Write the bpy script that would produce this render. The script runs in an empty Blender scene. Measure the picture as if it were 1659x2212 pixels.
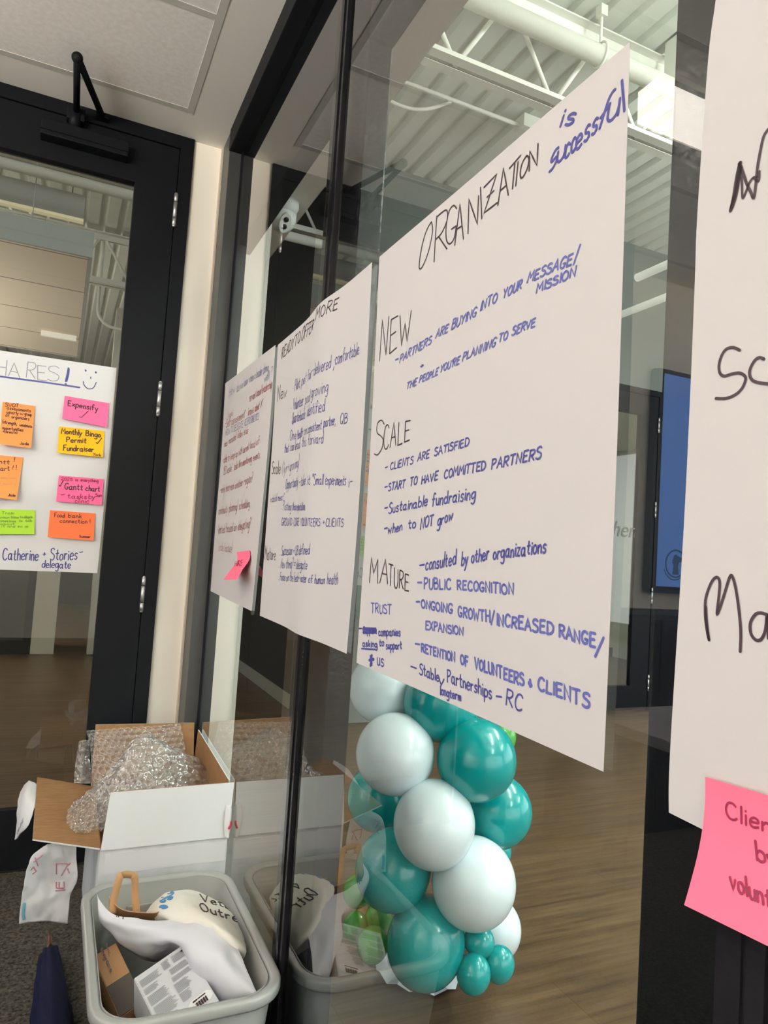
import bpy, bmesh, math, random
from mathutils import Vector, Matrix, noise
random.seed(7)
S = bpy.context.scene
COL = S.collection

# ------------------------------------------------------------------ camera, world, light, exposure
F_PX, YAW, PITCH, ROLL = 1525.0916, 0.430273662, 0.0598202518, 0.0642641341
CAM = Vector((0, 0, 1.173))
FW = Vector((math.sin(YAW) * math.cos(PITCH), math.cos(YAW) * math.cos(PITCH), math.sin(PITCH)))
_r = Vector((math.cos(YAW), -math.sin(YAW), 0)); _u = _r.cross(FW)
RT = _r * math.cos(ROLL) + _u * math.sin(ROLL)
UP = -_r * math.sin(ROLL) + _u * math.cos(ROLL)
cd = bpy.data.cameras.new('camera'); cam = bpy.data.objects.new('camera', cd); COL.objects.link(cam)
cd.sensor_width = 36; cd.sensor_fit = 'AUTO'; cd.lens = F_PX / 2212 * 36; cd.clip_start = 0.02; cd.clip_end = 200
cam.matrix_world = Matrix(((RT.x, UP.x, -FW.x, CAM.x), (RT.y, UP.y, -FW.y, CAM.y), (RT.z, UP.z, -FW.z, CAM.z), (0, 0, 0, 1)))
S.camera = cam

PANEL_L = 7.8        # ceiling panels in the meeting room
UP_L = 480.0            # uplight of the added hanging lamps
HALL_UP = 85.0
HALL_L = 50.0          # added linear lamps in the hall
SKY_L = 3.6           # daylight
S.view_settings.view_transform = 'Standard'; S.view_settings.look = 'None'
S.view_settings.gamma = 1; S.view_settings.use_curve_mapping = False
S.view_settings.exposure = 0.0
W = bpy.data.worlds.new('World'); S.world = W; W.use_nodes = True
W.node_tree.nodes['Background'].inputs[0].default_value = (0.92, 0.96, 1.0, 1)
W.node_tree.nodes['Background'].inputs[1].default_value = SKY_L
cy = S.cycles
cy.max_bounces = 10; cy.diffuse_bounces = 5; cy.glossy_bounces = 5; cy.transmission_bounces = 6; cy.transparent_max_bounces = 24
cy.caustics_reflective = False; cy.caustics_refractive = False
cy.sample_clamp_indirect = 6.0

# ------------------------------------------------------------------ projection of a pixel on a plane of the room
def ray(px, py):
    return (px - 829.5) / F_PX * RT - (py - 1106) / F_PX * UP + FW
def PX(px, py, x): d = ray(px, py); return CAM + d * (x / d.x)
def PY(px, py, y): d = ray(px, py); return CAM + d * (y / d.y)
def PZ(px, py, z): d = ray(px, py); return CAM + d * ((z - CAM.z) / d.z)

XG, YD, ZC, ZDECK = 0.516, 2.78, 2.737, 3.97

# ------------------------------------------------------------------ materials
MATS = {}
def mat(name, color, rough=0.6, metal=0.0, spec=0.5, emit=None, es=0.0, coat=0.0, sss=0.0):
    m = bpy.data.materials.new(name); m.use_nodes = True
    b = m.node_tree.nodes['Principled BSDF']
    b.inputs['Base Color'].default_value = (*color, 1); b.inputs['Roughness'].default_value = rough
    b.inputs['Metallic'].default_value = metal; b.inputs['Specular IOR Level'].default_value = spec
    b.inputs['Coat Weight'].default_value = coat
    if emit: b.inputs['Emission Color'].default_value = (*emit, 1); b.inputs['Emission Strength'].default_value = es
    MATS[name] = m
    return m
def nodes(m): return m.node_tree.nodes, m.node_tree.links, m.node_tree.nodes['Principled BSDF']
def add_noise_color(m, c1, c2, scale, detail=4, stretch=(1, 1, 1), lo=0.35, hi=0.65, bump=0.0):
    n, l, b = nodes(m)
    tc = n.new('ShaderNodeTexCoord'); mp = n.new('ShaderNodeMapping'); mp.inputs['Scale'].default_value = stretch
    nz = n.new('ShaderNodeTexNoise'); nz.inputs['Scale'].default_value = scale; nz.inputs['Detail'].default_value = detail
    cr = n.new('ShaderNodeValToRGB'); cr.color_ramp.elements[0].position = lo; cr.color_ramp.elements[1].position = hi
    cr.color_ramp.elements[0].color = (*c1, 1); cr.color_ramp.elements[1].color = (*c2, 1)
    l.new(tc.outputs['Object'], mp.inputs[0]); l.new(mp.outputs[0], nz.inputs['Vector'])
    l.new(nz.outputs['Fac'], cr.inputs[0]); l.new(cr.outputs[0], b.inputs['Base Color'])
    if bump:
        bp = n.new('ShaderNodeBump'); bp.inputs['Strength'].default_value = bump; bp.inputs['Distance'].default_value = 0.004
        l.new(nz.outputs['Fac'], bp.inputs['Height']); l.new(bp.outputs[0], b.inputs['Normal'])
    return cr
def glass_mat(name, tint, double=True, gain=1.0):
    m = bpy.data.materials.new(name); m.use_nodes = True
    n, l = m.node_tree.nodes, m.node_tree.links
    n.remove(n['Principled BSDF']); out = n['Material Output']
    tr = n.new('ShaderNodeBsdfTransparent'); tr.inputs[0].default_value = (*tint, 1)
    if not double:
        l.new(tr.outputs[0], out.inputs[0]); return m
    gl = n.new('ShaderNodeBsdfGlossy'); gl.inputs['Roughness'].default_value = 0.0; gl.inputs[0].default_value = (1, 1, 1, 1)
    lw = n.new('ShaderNodeLayerWeight'); lw.inputs[0].default_value = 0.5
    def mth(op, a, b=None):
        k = n.new('ShaderNodeMath'); k.operation = op
        for i, v in enumerate((a, b)):
            if v is None: continue
            if isinstance(v, (int, float)): k.inputs[i].default_value = v
            else: l.new(v, k.inputs[i])
        return k.outputs[0]
    f5 = mth('POWER', lw.outputs['Facing'], 5.0)
    f = mth('ADD', mth('MULTIPLY', f5, 0.96), 0.04)
    r = mth('DIVIDE', mth('MULTIPLY', f, 2.0 * gain), mth('ADD', f, 1.0))
    mx = n.new('ShaderNodeMixShader'); l.new(r, mx.inputs[0]); l.new(tr.outputs[0], mx.inputs[1]); l.new(gl.outputs[0], mx.inputs[2])
    l.new(mx.outputs[0], out.inputs[0])
    return m

M_CARPET = mat('carpet', (0.08, 0.075, 0.065), 0.95, spec=0.1)
add_noise_color(M_CARPET, (0.02, 0.018, 0.015), (0.135, 0.125, 0.105), 130, 6, lo=0.3, hi=0.75, bump=0.6)
M_WOOD = mat('wood_floor', (0.2, 0.12, 0.06), 0.38, spec=0.45)
def wood_nodes():
    n, l, b = nodes(M_WOOD)
    tc = n.new('ShaderNodeTexCoord')
    mp = n.new('ShaderNodeMapping'); mp.inputs['Scale'].default_value = (0.9, 14, 1)
    nz = n.new('ShaderNodeTexNoise'); nz.inputs['Scale'].default_value = 3.2; nz.inputs['Detail'].default_value = 7; nz.inputs['Roughness'].default_value = 0.62
    cr = n.new('ShaderNodeValToRGB'); cr.color_ramp.elements[0].position = 0.32; cr.color_ramp.elements[1].position = 0.66
    cr.color_ramp.elements[0].color = (0.062, 0.034, 0.016, 1); cr.color_ramp.elements[1].color = (0.150, 0.088, 0.044, 1)
    l.new(tc.outputs['Object'], mp.inputs[0]); l.new(mp.outputs[0], nz.inputs['Vector']); l.new(nz.outputs['Fac'], cr.inputs[0])
    br = n.new('ShaderNodeTexBrick'); br.inputs['Scale'].default_value = 1.0; br.inputs['Brick Width'].default_value = 1.25; br.inputs['Row Height'].default_value = 0.19
    br.inputs['Mortar Size'].default_value = 0.0012; br.inputs['Color1'].default_value = (0.82, 0.82, 0.82, 1); br.inputs['Color2'].default_value = (1, 1, 1, 1); br.inputs['Mortar'].default_value = (0.45, 0.4, 0.36, 1)
    l.new(tc.outputs['Object'], br.inputs['Vector'])
    mx = n.new('ShaderNodeMix'); mx.data_type = 'RGBA'; mx.blend_type = 'MULTIPLY'; mx.inputs[0].default_value = 1
    l.new(cr.outputs[0], mx.inputs[6]); l.new(br.outputs['Color'], mx.inputs[7]); l.new(mx.outputs[2], b.inputs['Base Color'])
wood_nodes()
M_CEIL = mat('ceiling_paint', (0.80, 0.775, 0.72), 0.9, spec=0.2)
M_TILE = mat('ceiling_tile', (0.84, 0.83, 0.79), 0.95, spec=0.1); add_noise_color(M_TILE, (0.80, 0.78, 0.74), (0.86, 0.85, 0.81), 60, 3)
M_TBAR = mat('tee_bar', (0.55, 0.54, 0.51), 0.6)
M_CREAM = mat('cream_wall', (0.90, 0.86, 0.77), 0.85, spec=0.2)
M_BLACK = mat('black_frame', (0.005, 0.006, 0.008), 0.5, spec=0.10)
M_GREYF = mat('dark_grey_frame', (0.045, 0.047, 0.048), 0.42, spec=0.35)
M_POST = mat('black_gloss', (0.007, 0.007, 0.009), 0.18, spec=0.28)
def ripple(m, scale, strength):
    n, l, b = nodes(m)
    tc = n.new('ShaderNodeTexCoord'); nz = n.new('ShaderNodeTexNoise'); nz.inputs['Scale'].default_value = scale; nz.inputs['Detail'].default_value = 2
    bp = n.new('ShaderNodeBump'); bp.inputs['Strength'].default_value = strength; bp.inputs['Distance'].default_value = 0.002
    l.new(tc.outputs['Object'], bp.inputs['Height']) if False else None
    l.new(tc.outputs['Object'], nz.inputs['Vector']); l.new(nz.outputs['Fac'], bp.inputs['Height']); l.new(bp.outputs[0], b.inputs['Normal'])
ripple(M_POST, 60, 0.35)
M_STEEL = mat('satin_steel', (0.62, 0.62, 0.62), 0.5, metal=1.0)
M_GLASS = glass_mat('window_glass', (0.90, 0.925, 0.905))
M_GLASSB = glass_mat('window_glass_back', (0.97, 0.98, 0.97), double=False)
M_PAPER = mat('chart_paper', (0.515, 0.488, 0.478), 0.85, spec=0.15)
M_PAPER2 = mat('white_paper', (0.74, 0.74, 0.75), 0.8, spec=0.2)
M_INK = mat('black_marker_ink', (0.022, 0.008, 0.014), 0.6)
M_BLUE = mat('blue_marker_ink', (0.075, 0.085, 0.30), 0.6)
M_BLUE2 = mat('navy_marker_ink', (0.04, 0.04, 0.20), 0.6)
M_RED = mat('red_marker_ink', (0.26, 0.05, 0.055), 0.6)
M_PENCIL = mat('grey_pencil', (0.28, 0.28, 0.36), 0.7)
M_WINE = mat('wine_marker_ink', (0.19, 0.005, 0.04), 0.6)
M_PALEINK = mat('pale_ink', (0.62, 0.28, 0.10), 0.7)
M_GREENINK = mat('dull_green_ink', (0.17, 0.30, 0.04), 0.7)
M_PINK = mat('pink_note', (0.98, 0.16, 0.26), 0.8, spec=0.15)
M_PINK2 = mat('magenta_note', (0.95, 0.17, 0.37), 0.8, spec=0.15)
M_YEL = mat('yellow_note', (0.96, 0.52, 0.02), 0.8, spec=0.15)
M_ORANGE = mat('orange_note', (0.98, 0.33, 0.10), 0.8, spec=0.15)
M_CORAL = mat('coral_note', (0.98, 0.21, 0.08), 0.8, spec=0.15)
M_GREENN = mat('lime_note', (0.42, 0.72, 0.06), 0.8, spec=0.15)
M_DECK = mat('deck_paint', (0.80, 0.83, 0.76), 0.7, spec=0.3)
M_WHITEST = mat('white_steel_paint', (0.80, 0.80, 0.72), 0.55, spec=0.35)
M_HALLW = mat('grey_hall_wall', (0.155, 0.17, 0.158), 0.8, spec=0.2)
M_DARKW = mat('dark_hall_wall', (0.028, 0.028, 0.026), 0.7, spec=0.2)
M_SOFF = mat('soffit_paint', (0.90, 0.88, 0.82), 0.9, spec=0.2)
M_TEAL = mat('teal_latex', (0.0, 0.31, 0.315), 0.22, spec=0.5, coat=0.3)
M_WBAL = mat('white_latex', (0.76, 0.86, 0.90), 0.25, spec=0.5, coat=0.3)
M_GBAL = mat('green_latex', (0.07, 0.36, 0.05), 0.25, spec=0.5, coat=0.3)
M_KRAFT = mat('kraft_card', (0.36, 0.205, 0.10), 0.85, spec=0.15); add_noise_color(M_KRAFT, (0.225, 0.122, 0.056), (0.275, 0.155, 0.075), 25, 5, stretch=(1, 6, 1))
M_KRAFT2 = mat('kraft_box', (0.50, 0.29, 0.15), 0.8, spec=0.15)
M_WCARD = mat('white_card', (0.82, 0.84, 0.86), 0.6, spec=0.3)
M_WCARD2 = mat('worn_white_card', (0.66, 0.68, 0.69), 0.7, spec=0.2); add_noise_color(M_WCARD2, (0.60, 0.62, 0.63), (0.72, 0.74, 0.75), 18, 6)
M_BIN = mat('grey_plastic', (0.25, 0.257, 0.25), 0.38, spec=0.45)
M_BAG = mat('white_fabric', (0.70, 0.71, 0.76), 0.8, spec=0.2)
M_TOTE = mat('cream_canvas', (0.80, 0.775, 0.69), 0.9, spec=0.1)
M_LOGOB = mat('blue_print', (0.05, 0.20, 0.42), 0.7)
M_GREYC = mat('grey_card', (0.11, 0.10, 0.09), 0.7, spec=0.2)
M_PRBOX = mat('pale_grey_card', (0.66, 0.67, 0.71), 0.55, spec=0.3)
M_GREYINK = mat('grey_print', (0.36, 0.36, 0.39), 0.7)
M_LABEL = mat('white_label', (0.85, 0.85, 0.85), 0.6)
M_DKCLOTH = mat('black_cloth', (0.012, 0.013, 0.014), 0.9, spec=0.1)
M_NAVY = mat('navy_nylon', (0.006, 0.008, 0.030), 0.7, spec=0.12)
M_TIP = mat('brown_wood', (0.11, 0.04, 0.02), 0.4)
M_TAPE = mat('white_tape', (0.72, 0.72, 0.74), 0.5, spec=0.3)
M_REDP = mat('red_print', (0.50, 0.22, 0.28), 0.7)
M_FADED = mat('brown_print', (0.22, 0.16, 0.13), 0.7)
M_TAN = mat('tan_tile', (0.50, 0.42, 0.31), 0.9, spec=0.1)
M_FASC = mat('blue_grey_fascia', (0.38, 0.42, 0.39), 0.7, spec=0.2)
M_GLOWW = mat('warm_lit_edge', (0.8, 0.75, 0.5), 0.6, emit=(1.0, 0.85, 0.5), es=0.3)
M_LAMP = mat('panel_diffuser', (0.9, 0.9, 0.9), 0.5, emit=(1.0, 0.905, 0.80), es=PANEL_L)
M_UPLAMP = mat('added_uplight_diffuser', (0.9, 0.9, 0.9), 0.5, emit=(1.0, 0.90, 0.76), es=UP_L)
M_UPLAMP2 = mat('added_corridor_uplight', (0.9, 0.9, 0.9), 0.5, emit=(1.0, 0.92, 0.78), es=70.0)
M_HLAMP = mat('hall_diffuser', (0.9, 0.9, 0.9), 0.5, emit=(0.93, 1.0, 0.93), es=HALL_L)
M_HUP = mat('added_hall_uplight', (0.9, 0.9, 0.9), 0.5, emit=(0.93, 1.0, 0.95), es=HALL_UP)
M_CLAMP = mat('added_corridor_diffuser', (0.9, 0.9, 0.9), 0.5, emit=(1.0, 0.97, 0.86), es=HALL_L * 0.9)
M_SLIM = mat('slim_diffuser', (0.8, 0.82, 0.78), 0.5, emit=(0.95, 1.0, 0.9), es=0.35)
M_SCREEN = mat('screen', (0.01, 0.01, 0.01), 0.2, emit=(0.13, 0.36, 1.0), es=2.6)
M_EMBL = mat('screen_emblem', (0.01, 0.01, 0.01), 0.2, emit=(0.02, 0.16, 0.36), es=1.4)
M_CABW = mat('cabinet_white', (0.56, 0.53, 0.43), 0.7, spec=0.2)
M_CAMW = mat('camera_white', (0.70, 0.74, 0.70), 0.45, spec=0.4)
M_LENS = mat('lens_black', (0.01, 0.01, 0.01), 0.1)
M_BUBBLE = bpy.data.materials.new('bubble_film'); M_BUBBLE.use_nodes = True
def film_nodes(m, base=0.17, tint=(0.95, 0.94, 0.93)):
    n, l = m.node_tree.nodes, m.node_tree.links
    n.remove(n['Principled BSDF'])
    tr = n.new('ShaderNodeBsdfTransparent'); tr.inputs[0].default_value = (*tint, 1)
    gl = n.new('ShaderNodeBsdfGlossy'); gl.inputs['Roughness'].default_value = 0.08; gl.inputs[0].default_value = (1, 1, 1, 1)
    df = n.new('ShaderNodeBsdfDiffuse'); df.inputs[0].default_value = (0.7, 0.68, 0.66, 1)
    lw = n.new('ShaderNodeLayerWeight'); lw.inputs[0].default_value = 0.35
    ad = n.new('ShaderNodeMath'); ad.operation = 'MULTIPLY_ADD'; ad.inputs[1].default_value = 0.65; ad.inputs[2].default_value = 0.05
    l.new(lw.outputs['Facing'], ad.inputs[0])
    m1 = n.new('ShaderNodeMixShader'); l.new(ad.outputs[0], m1.inputs[0]); l.new(tr.outputs[0], m1.inputs[1]); l.new(gl.outputs[0], m1.inputs[2])
    m2 = n.new('ShaderNodeMixShader'); m2.inputs[0].default_value = base; l.new(m1.outputs[0], m2.inputs[1]); l.new(df.outputs[0], m2.inputs[2])
    l.new(m2.outputs[0], n['Material Output'].inputs[0])
film_nodes(M_BUBBLE)

# tan ceiling tiles beyond the door
def tile_lines(m, w, h, c, dark):
    n, l, b = nodes(m)
    tc = n.new('ShaderNodeTexCoord'); br = n.new('ShaderNodeTexBrick'); br.offset = 0; br.inputs['Scale'].default_value = 1
    br.inputs['Brick Width'].default_value = w; br.inputs['Row Height'].default_value = h; br.inputs['Mortar Size'].default_value = 0.008
    br.inputs['Color1'].default_value = (*c, 1); br.inputs['Color2'].default_value = (*[k * 0.96 for k in c], 1); br.inputs['Mortar'].default_value = (*dark, 1)
    l.new(tc.outputs['Object'], br.inputs['Vector']); l.new(br.outputs['Color'], b.inputs['Base Color'])
tile_lines(M_TAN, 1.22, 0.61, (0.84, 0.74, 0.59), (0.27, 0.22, 0.17))

# ------------------------------------------------------------------ mesh helpers
WL = {}
def box(bm, x0, x1, y0, y1, z0, z1, mi=0, bev=0.0):
    r = bmesh.ops.create_cube(bm, size=1)
    vs = r['verts']
    for v in vs:
        v.co = Vector(((x0 + x1) / 2 + v.co.x * (x1 - x0), (y0 + y1) / 2 + v.co.y * (y1 - y0), (z0 + z1) / 2 + v.co.z * (z1 - z0)))
    fs = {f for v in vs for f in v.link_faces}
    for f in fs: f.material_index = mi
    if bev:
        es = list({e for v in vs for e in v.link_edges})
        bmesh.ops.bevel(bm, geom=es, offset=bev, segments=2, affect='EDGES', profile=0.7)
    return fs
def tube(bm, pts, r, seg=10, cap=True):
    pts = [Vector(p) for p in pts]; rings = []
    rr = r if isinstance(r, (list, tuple)) else [r] * len(pts)
    t0 = (pts[1] - pts[0]).normalized(); a = t0.orthogonal().normalized()
    for i, p in enumerate(pts):
        t = (pts[min(i + 1, len(pts) - 1)] - pts[max(i - 1, 0)]).normalized()
        a = (a - t * a.dot(t)).normalized(); b = t.cross(a)
        rings.append([bm.verts.new(p + (a * math.cos(k * 2 * math.pi / seg) + b * math.sin(k * 2 * math.pi / seg)) * rr[i]) for k in range(seg)])
    for i in range(len(rings) - 1):
        for k in range(seg):
            f = bm.faces.new((rings[i][k], rings[i][(k + 1) % seg], rings[i + 1][(k + 1) % seg], rings[i + 1][k])); f.smooth = True
    if cap: bm.faces.new(rings[0][::-1]); bm.faces.new(rings[-1])
def obox(bm, o, u, v, w, mi=0):
    """box from corner o and three edge vectors"""
    o, u, v, w = map(Vector, (o, u, v, w))
    c = [bm.verts.new(o + u * i + v * j + w * k) for k in (0, 1) for j in (0, 1) for i in (0, 1)]
    for q in ((0, 2, 3, 1), (4, 5, 7, 6), (0, 1, 5, 4), (2, 6, 7, 3), (0, 4, 6, 2), (1, 3, 7, 5)):
        f = bm.faces.new([c[i] for i in q]); f.material_index = mi
    bmesh.ops.recalc_face_normals(bm, faces=bm.faces[:])
def sphere(bm, c, rx, ry=None, rz=None, axis=None, seg=40, rings=24, pear=0.0):
    ry = ry or rx; rz = rz or rx
    r = bmesh.ops.create_uvsphere(bm, u_segments=seg, v_segments=rings, radius=1)
    for v in r['verts']:
        k = 1 - pear * max(0, -v.co.z) ** 2
        p = Vector((v.co.x * rx * k, v.co.y * ry * k, v.co.z * rz * (1 + pear * 0.6 * max(0, -v.co.z))))
        if axis: p = Vector((0, 0, 1)).rotation_difference(Vector(axis)) @ p
        v.co = Vector(c) + p
    for f in {f for v in r['verts'] for f in v.link_faces}: f.smooth = True
def cr_eval(P, t):
    n = len(P) - 1; x = min(max(t, 0), 1) * n; i = min(int(x), n - 1); f = x - i
    p0, p1, p2, p3 = P[max(i - 1, 0)], P[i], P[i + 1], P[min(i + 2, n)]
    return 0.5 * ((2 * p1) + (p2 - p0) * f + (2 * p0 - 5 * p1 + 4 * p2 - p3) * f * f + (3 * p1 - p0 - 3 * p2 + p3) * f ** 3)
def patch(bm, rows, nu=40, nv=40, disp=None, mi=0):
    rows = [[Vector(p) for p in r] for r in rows]
    G = []
    for j in range(nv + 1):
        G.append([cr_eval([cr_eval(r, i / nu) for r in rows], j / nv) for i in range(nu + 1)])
    if disp:
        H = []
        for j in range(nv + 1):
            row = []
            for i in range(nu + 1):
                du = G[j][min(i + 1, nu)] - G[j][max(i - 1, 0)]; dv = G[min(j + 1, nv)][i] - G[max(j - 1, 0)][i]
                nn = du.cross(dv)
                nn = nn.normalized() if nn.length > 1e-12 else Vector((0, 0, 1))
                row.append(G[j][i] + nn * disp(G[j][i], i / nu, j / nv))
            H.append(row)
        G = H
    V = [[bm.verts.new(p) for p in r] for r in G]
    for j in range(nv):
        for i in range(nu):
            f = bm.faces.new((V[j][i], V[j][i + 1], V[j + 1][i + 1], V[j + 1][i])); f.smooth = True; f.material_index = mi
    return G
def obj(name, bm, mats, parent=None, solid=0.0, label=None, keep=False, sub=0, soff=0.0):
    me = bpy.data.meshes.new(name)
    if isinstance(mats, bpy.types.Material): mats = [mats]
    co = [v.co for v in bm.verts]
    if co and not keep:
        lo = Vector([min(c[i] for c in co) for i in range(3)]); hi = Vector([max(c[i] for c in co) for i in range(3)])
        base = Vector(((lo.x + hi.x) / 2, (lo.y + hi.y) / 2, lo.z))
    else: base = Vector((0, 0, 0))
    for v in bm.verts: v.co = v.co - base
    bm.to_mesh(me); bm.free()
    for m in mats: me.materials.append(m)
    o = bpy.data.objects.new(name, me); COL.objects.link(o)
    WL[o.name] = base
    if parent is not None:
        o.parent = parent; o.location = base - WL[parent.name]
    else: o.location = base
    if solid:
        s = o.modifiers.new('solid', 'SOLIDIFY'); s.thickness = solid; s.offset = soff
    if sub:
        s = o.modifiers.new('sub', 'SUBSURF'); s.levels = sub; s.render_levels = sub
    if label: o['label'] = label
    return o
def obj_split(name, bm, mats, parent=None, **k):
    """like obj(), but far-apart pieces become objects of their own"""
    bm.verts.ensure_lookup_table(); bm.verts.index_update(); n = len(bm.verts); isl = [-1] * n; c = 0
    for v in bm.verts:
        if isl[v.index] >= 0: continue
        st = [v]; isl[v.index] = c
        while st:
            w = st.pop()
            for e in w.link_edges:
                q = e.other_vert(w)
                if isl[q.index] < 0: isl[q.index] = c; st.append(q)
        c += 1
    lo = [[1e9] * 3 for _ in range(c)]; hi = [[-1e9] * 3 for _ in range(c)]
    for v in bm.verts:
        for i in range(3):
            lo[isl[v.index]][i] = min(lo[isl[v.index]][i], v.co[i]); hi[isl[v.index]][i] = max(hi[isl[v.index]][i], v.co[i])
    par = list(range(c))
    def fd(a):
        while par[a] != a: a = par[a]
        return a
    for a in range(c):
        for b in range(a + 1, c):
            g = math.sqrt(sum(max(0, lo[a][i] - hi[b][i], lo[b][i] - hi[a][i]) ** 2 for i in range(3)))
            if g <= max(.019, .48 * max(max(hi[a][i] - lo[a][i] for i in range(3)), max(hi[b][i] - lo[b][i] for i in range(3)))): par[fd(a)] = fd(b)
    roots = sorted({fd(a) for a in range(c)})
    if len(roots) < 2: return obj(name, bm, mats, parent, **k)
    o = None
    for r in roots:
        b2 = NB(); mp = {}
        for f in bm.faces:
            if fd(isl[f.verts[0].index]) != r: continue
            vs = []
            for v in f.verts:
                if v.index not in mp: mp[v.index] = b2.verts.new(v.co)
                vs.append(mp[v.index])
            nf = b2.faces.new(vs); nf.smooth = f.smooth; nf.material_index = f.material_index
        o = obj(name, b2, mats, parent, **k)
    bm.free()
    return o
def thing(name, loc, label, cat, group=None, kind=None):
    o = bpy.data.objects.new(name, None); COL.objects.link(o); o.location = loc; o.empty_display_size = 0.05
    WL[o.name] = Vector(loc)
    return tag(o, label, cat, group, kind)
def tag(o, label=None, cat=None, group=None, kind=None):
    if label: o['label'] = label
    if cat: o['category'] = cat
    if group: o['group'] = group
    if kind: o['kind'] = kind
    return o
NB = bmesh.new
def bxo(name, m, parent, x0, x1, y0, y1, z0, z1, bev=0.0, **k):
    b = NB(); box(b, x0, x1, y0, y1, z0, z1, bev=bev); return obj(name, b, m, parent, **k)
def struct(name, m, x0, x1, y0, y1, z0, z1, label, cat, bev=0.0):
    return tag(bxo(name, m, None, x0, x1, y0, y1, z0, z1, bev), label, cat, kind='structure')
def curve_pts(P, n=24):
    P = [Vector(p) for p in P]
    return [cr_eval(P, i / n) for i in range(n + 1)]

# ------------------------------------------------------------------ stroke lettering (pen strokes as thin ribbons)
GL = {
'A': "0,0 30,100 58,0|12,38 48,38", 'B': "4,0 4,100|~4,98 40,96 46,76 30,56 6,54|~6,54 46,50 54,26 40,4 4,1",
'C': "~54,84 40,98 18,92 4,60 6,26 22,4 42,4 56,16", 'D': "4,0 4,100|~4,98 36,92 56,54 40,10 2,0", 'E': "6,0 6,98|6,98 50,100|6,52 42,54|6,0 52,2",
'F': "6,0 6,98|6,98 50,100|6,52 42,54", 'G': "~54,84 38,98 16,90 4,56 8,20 26,2 46,8 54,36|54,38 32,38", 'H': "4,0 4,100|52,0 52,100|4,50 52,52",
'I': "6,0 6,100", 'J': "~40,100 40,30 30,2 8,6 2,26", 'K': "4,0 4,100|50,100 6,46|16,56 54,0", 'L': "6,100 4,0 46,2", 'M': "2,0 8,100 32,40 58,100 66,0", 'N': "4,0 6,100 48,2 52,100",
'O': "~30,100 8,84 2,46 14,8 34,2 54,28 54,72 36,97 28,99", 'P': "4,0 6,100|~6,98 44,96 50,72 32,52 6,48", 'Q': "~30,100 8,84 2,46 14,8 34,2 54,28 54,72 36,97 28,99|34,26 62,-8",
'R': "4,0 6,100|~6,98 44,96 50,72 32,52 8,48|18,49 54,0", 'S': "~50,88 34,100 10,90 10,66 34,52 50,36 46,10 24,0 2,10", 'T': "0,98 56,100|28,100 26,0", 'U': "~4,100 4,30 18,2 38,4 50,34 50,100",
'V': "0,100 26,0 54,100", 'W': "0,100 16,0 34,66 50,0 70,100", 'X': "0,100 50,0|50,100 0,0", 'Y': "0,100 26,48 52,100|26,48 22,0", 'Z': "2,98 52,100 2,0 54,2|14,50 42,52",
'a': "~42,46 26,55 6,42 4,16 18,2 36,10 42,30|~44,54 42,14 48,0 54,4", 'b': "4,100 4,0|~4,34 22,54 42,42 42,12 22,0 4,12", 'c': "~40,44 24,55 6,42 4,16 18,0 42,8",
'd': "~40,40 24,54 6,40 4,14 18,0 36,10 42,32|44,100 44,0", 'e': "~6,28 40,32 36,50 20,55 4,38 6,10 22,0 42,8", 'f': "~42,92 30,100 18,86 18,0|2,54 38,56",
'g': "~42,44 26,55 6,42 4,18 18,4 36,12 42,34|~44,54 44,-20 28,-40 6,-32", 'h': "4,100 4,0|~4,34 20,54 36,48 40,26 40,0", 'i': "8,54 8,0|8,74 9,79", 'j': "~14,54 14,-20 2,-38|14,74 15,79",
'k': "4,100 4,0|38,54 6,24|14,30 40,0", 'l': "6,100 6,0", 'm': "4,54 4,0|~4,34 16,54 28,46 30,0|~30,34 42,54 54,46 56,0", 'n': "4,54 4,0|~4,34 20,54 34,48 38,26 38,0",
'o': "~24,55 6,44 4,14 20,0 38,12 40,38 26,55", 'p': "4,54 4,-40|~4,36 22,55 42,42 40,12 22,0 4,12", 'q': "~40,40 24,54 6,40 4,14 18,0 36,10 42,32|44,54 44,-40",
'r': "4,54 4,0|~4,32 18,52 34,50", 's': "~36,48 22,55 8,46 10,32 30,24 34,10 20,0 4,6", 't': "18,88 16,14 26,2 36,6|2,56 36,58", 'u': "~4,54 4,16 16,0 32,8 38,30|38,54 38,0",
'v': "0,54 18,0 38,54", 'w': "0,54 12,0 26,42 40,0 54,54", 'x': "0,54 36,0|36,54 0,0", 'y': "0,54 18,4|~40,54 22,4 8,-36 0,-38", 'z': "2,54 36,54 2,0 38,0",
'0': "~26,100 6,80 4,24 20,0 42,20 44,78 26,100", '1': "4,80 18,100 18,0", '2': "~4,80 22,100 42,84 36,50 4,2 46,2", '5': "44,100 8,98 6,58|~6,58 36,60 46,30 30,2 4,6",
'-': "2,46 34,48", '/': "0,-16 40,112", '+': "16,20 16,70|0,44 32,46", "'": "6,100 4,76", '"': "4,100 3,78|16,100 15,78", '!': "6,100 6,30|6,8 7,3", '.': "4,4 7,1", ',': "8,8 2,-16", ':': "5,50 7,47|5,10 7,7", ';': "6,70 8,66|8,12 2,-14",
'?': "~4,84 20,100 40,86 34,62 18,46 18,28|18,8 19,3", '(': "~20,112 6,70 6,30 18,-12", ')': "~4,112 18,70 18,30 6,-12", '=': "2,34 34,36|2,58 34,60", '*': "6,44 14,40 8,36 6,44",
'^': "0,46 14,0 46,100",
}
def glyph(ch):
    out = []
    for s in GL[ch].split('|'):
        sm = s.startswith('~'); s = s.lstrip('~')
        p = [Vector((float(a.split(',')[0]), float(a.split(',')[1]))) for a in s.split()]
        if sm: p = [cr_eval(p, i / (5 * (len(p) - 1))) for i in range(5 * (len(p) - 1) + 1)]
        out.append(p)
    return out
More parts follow.
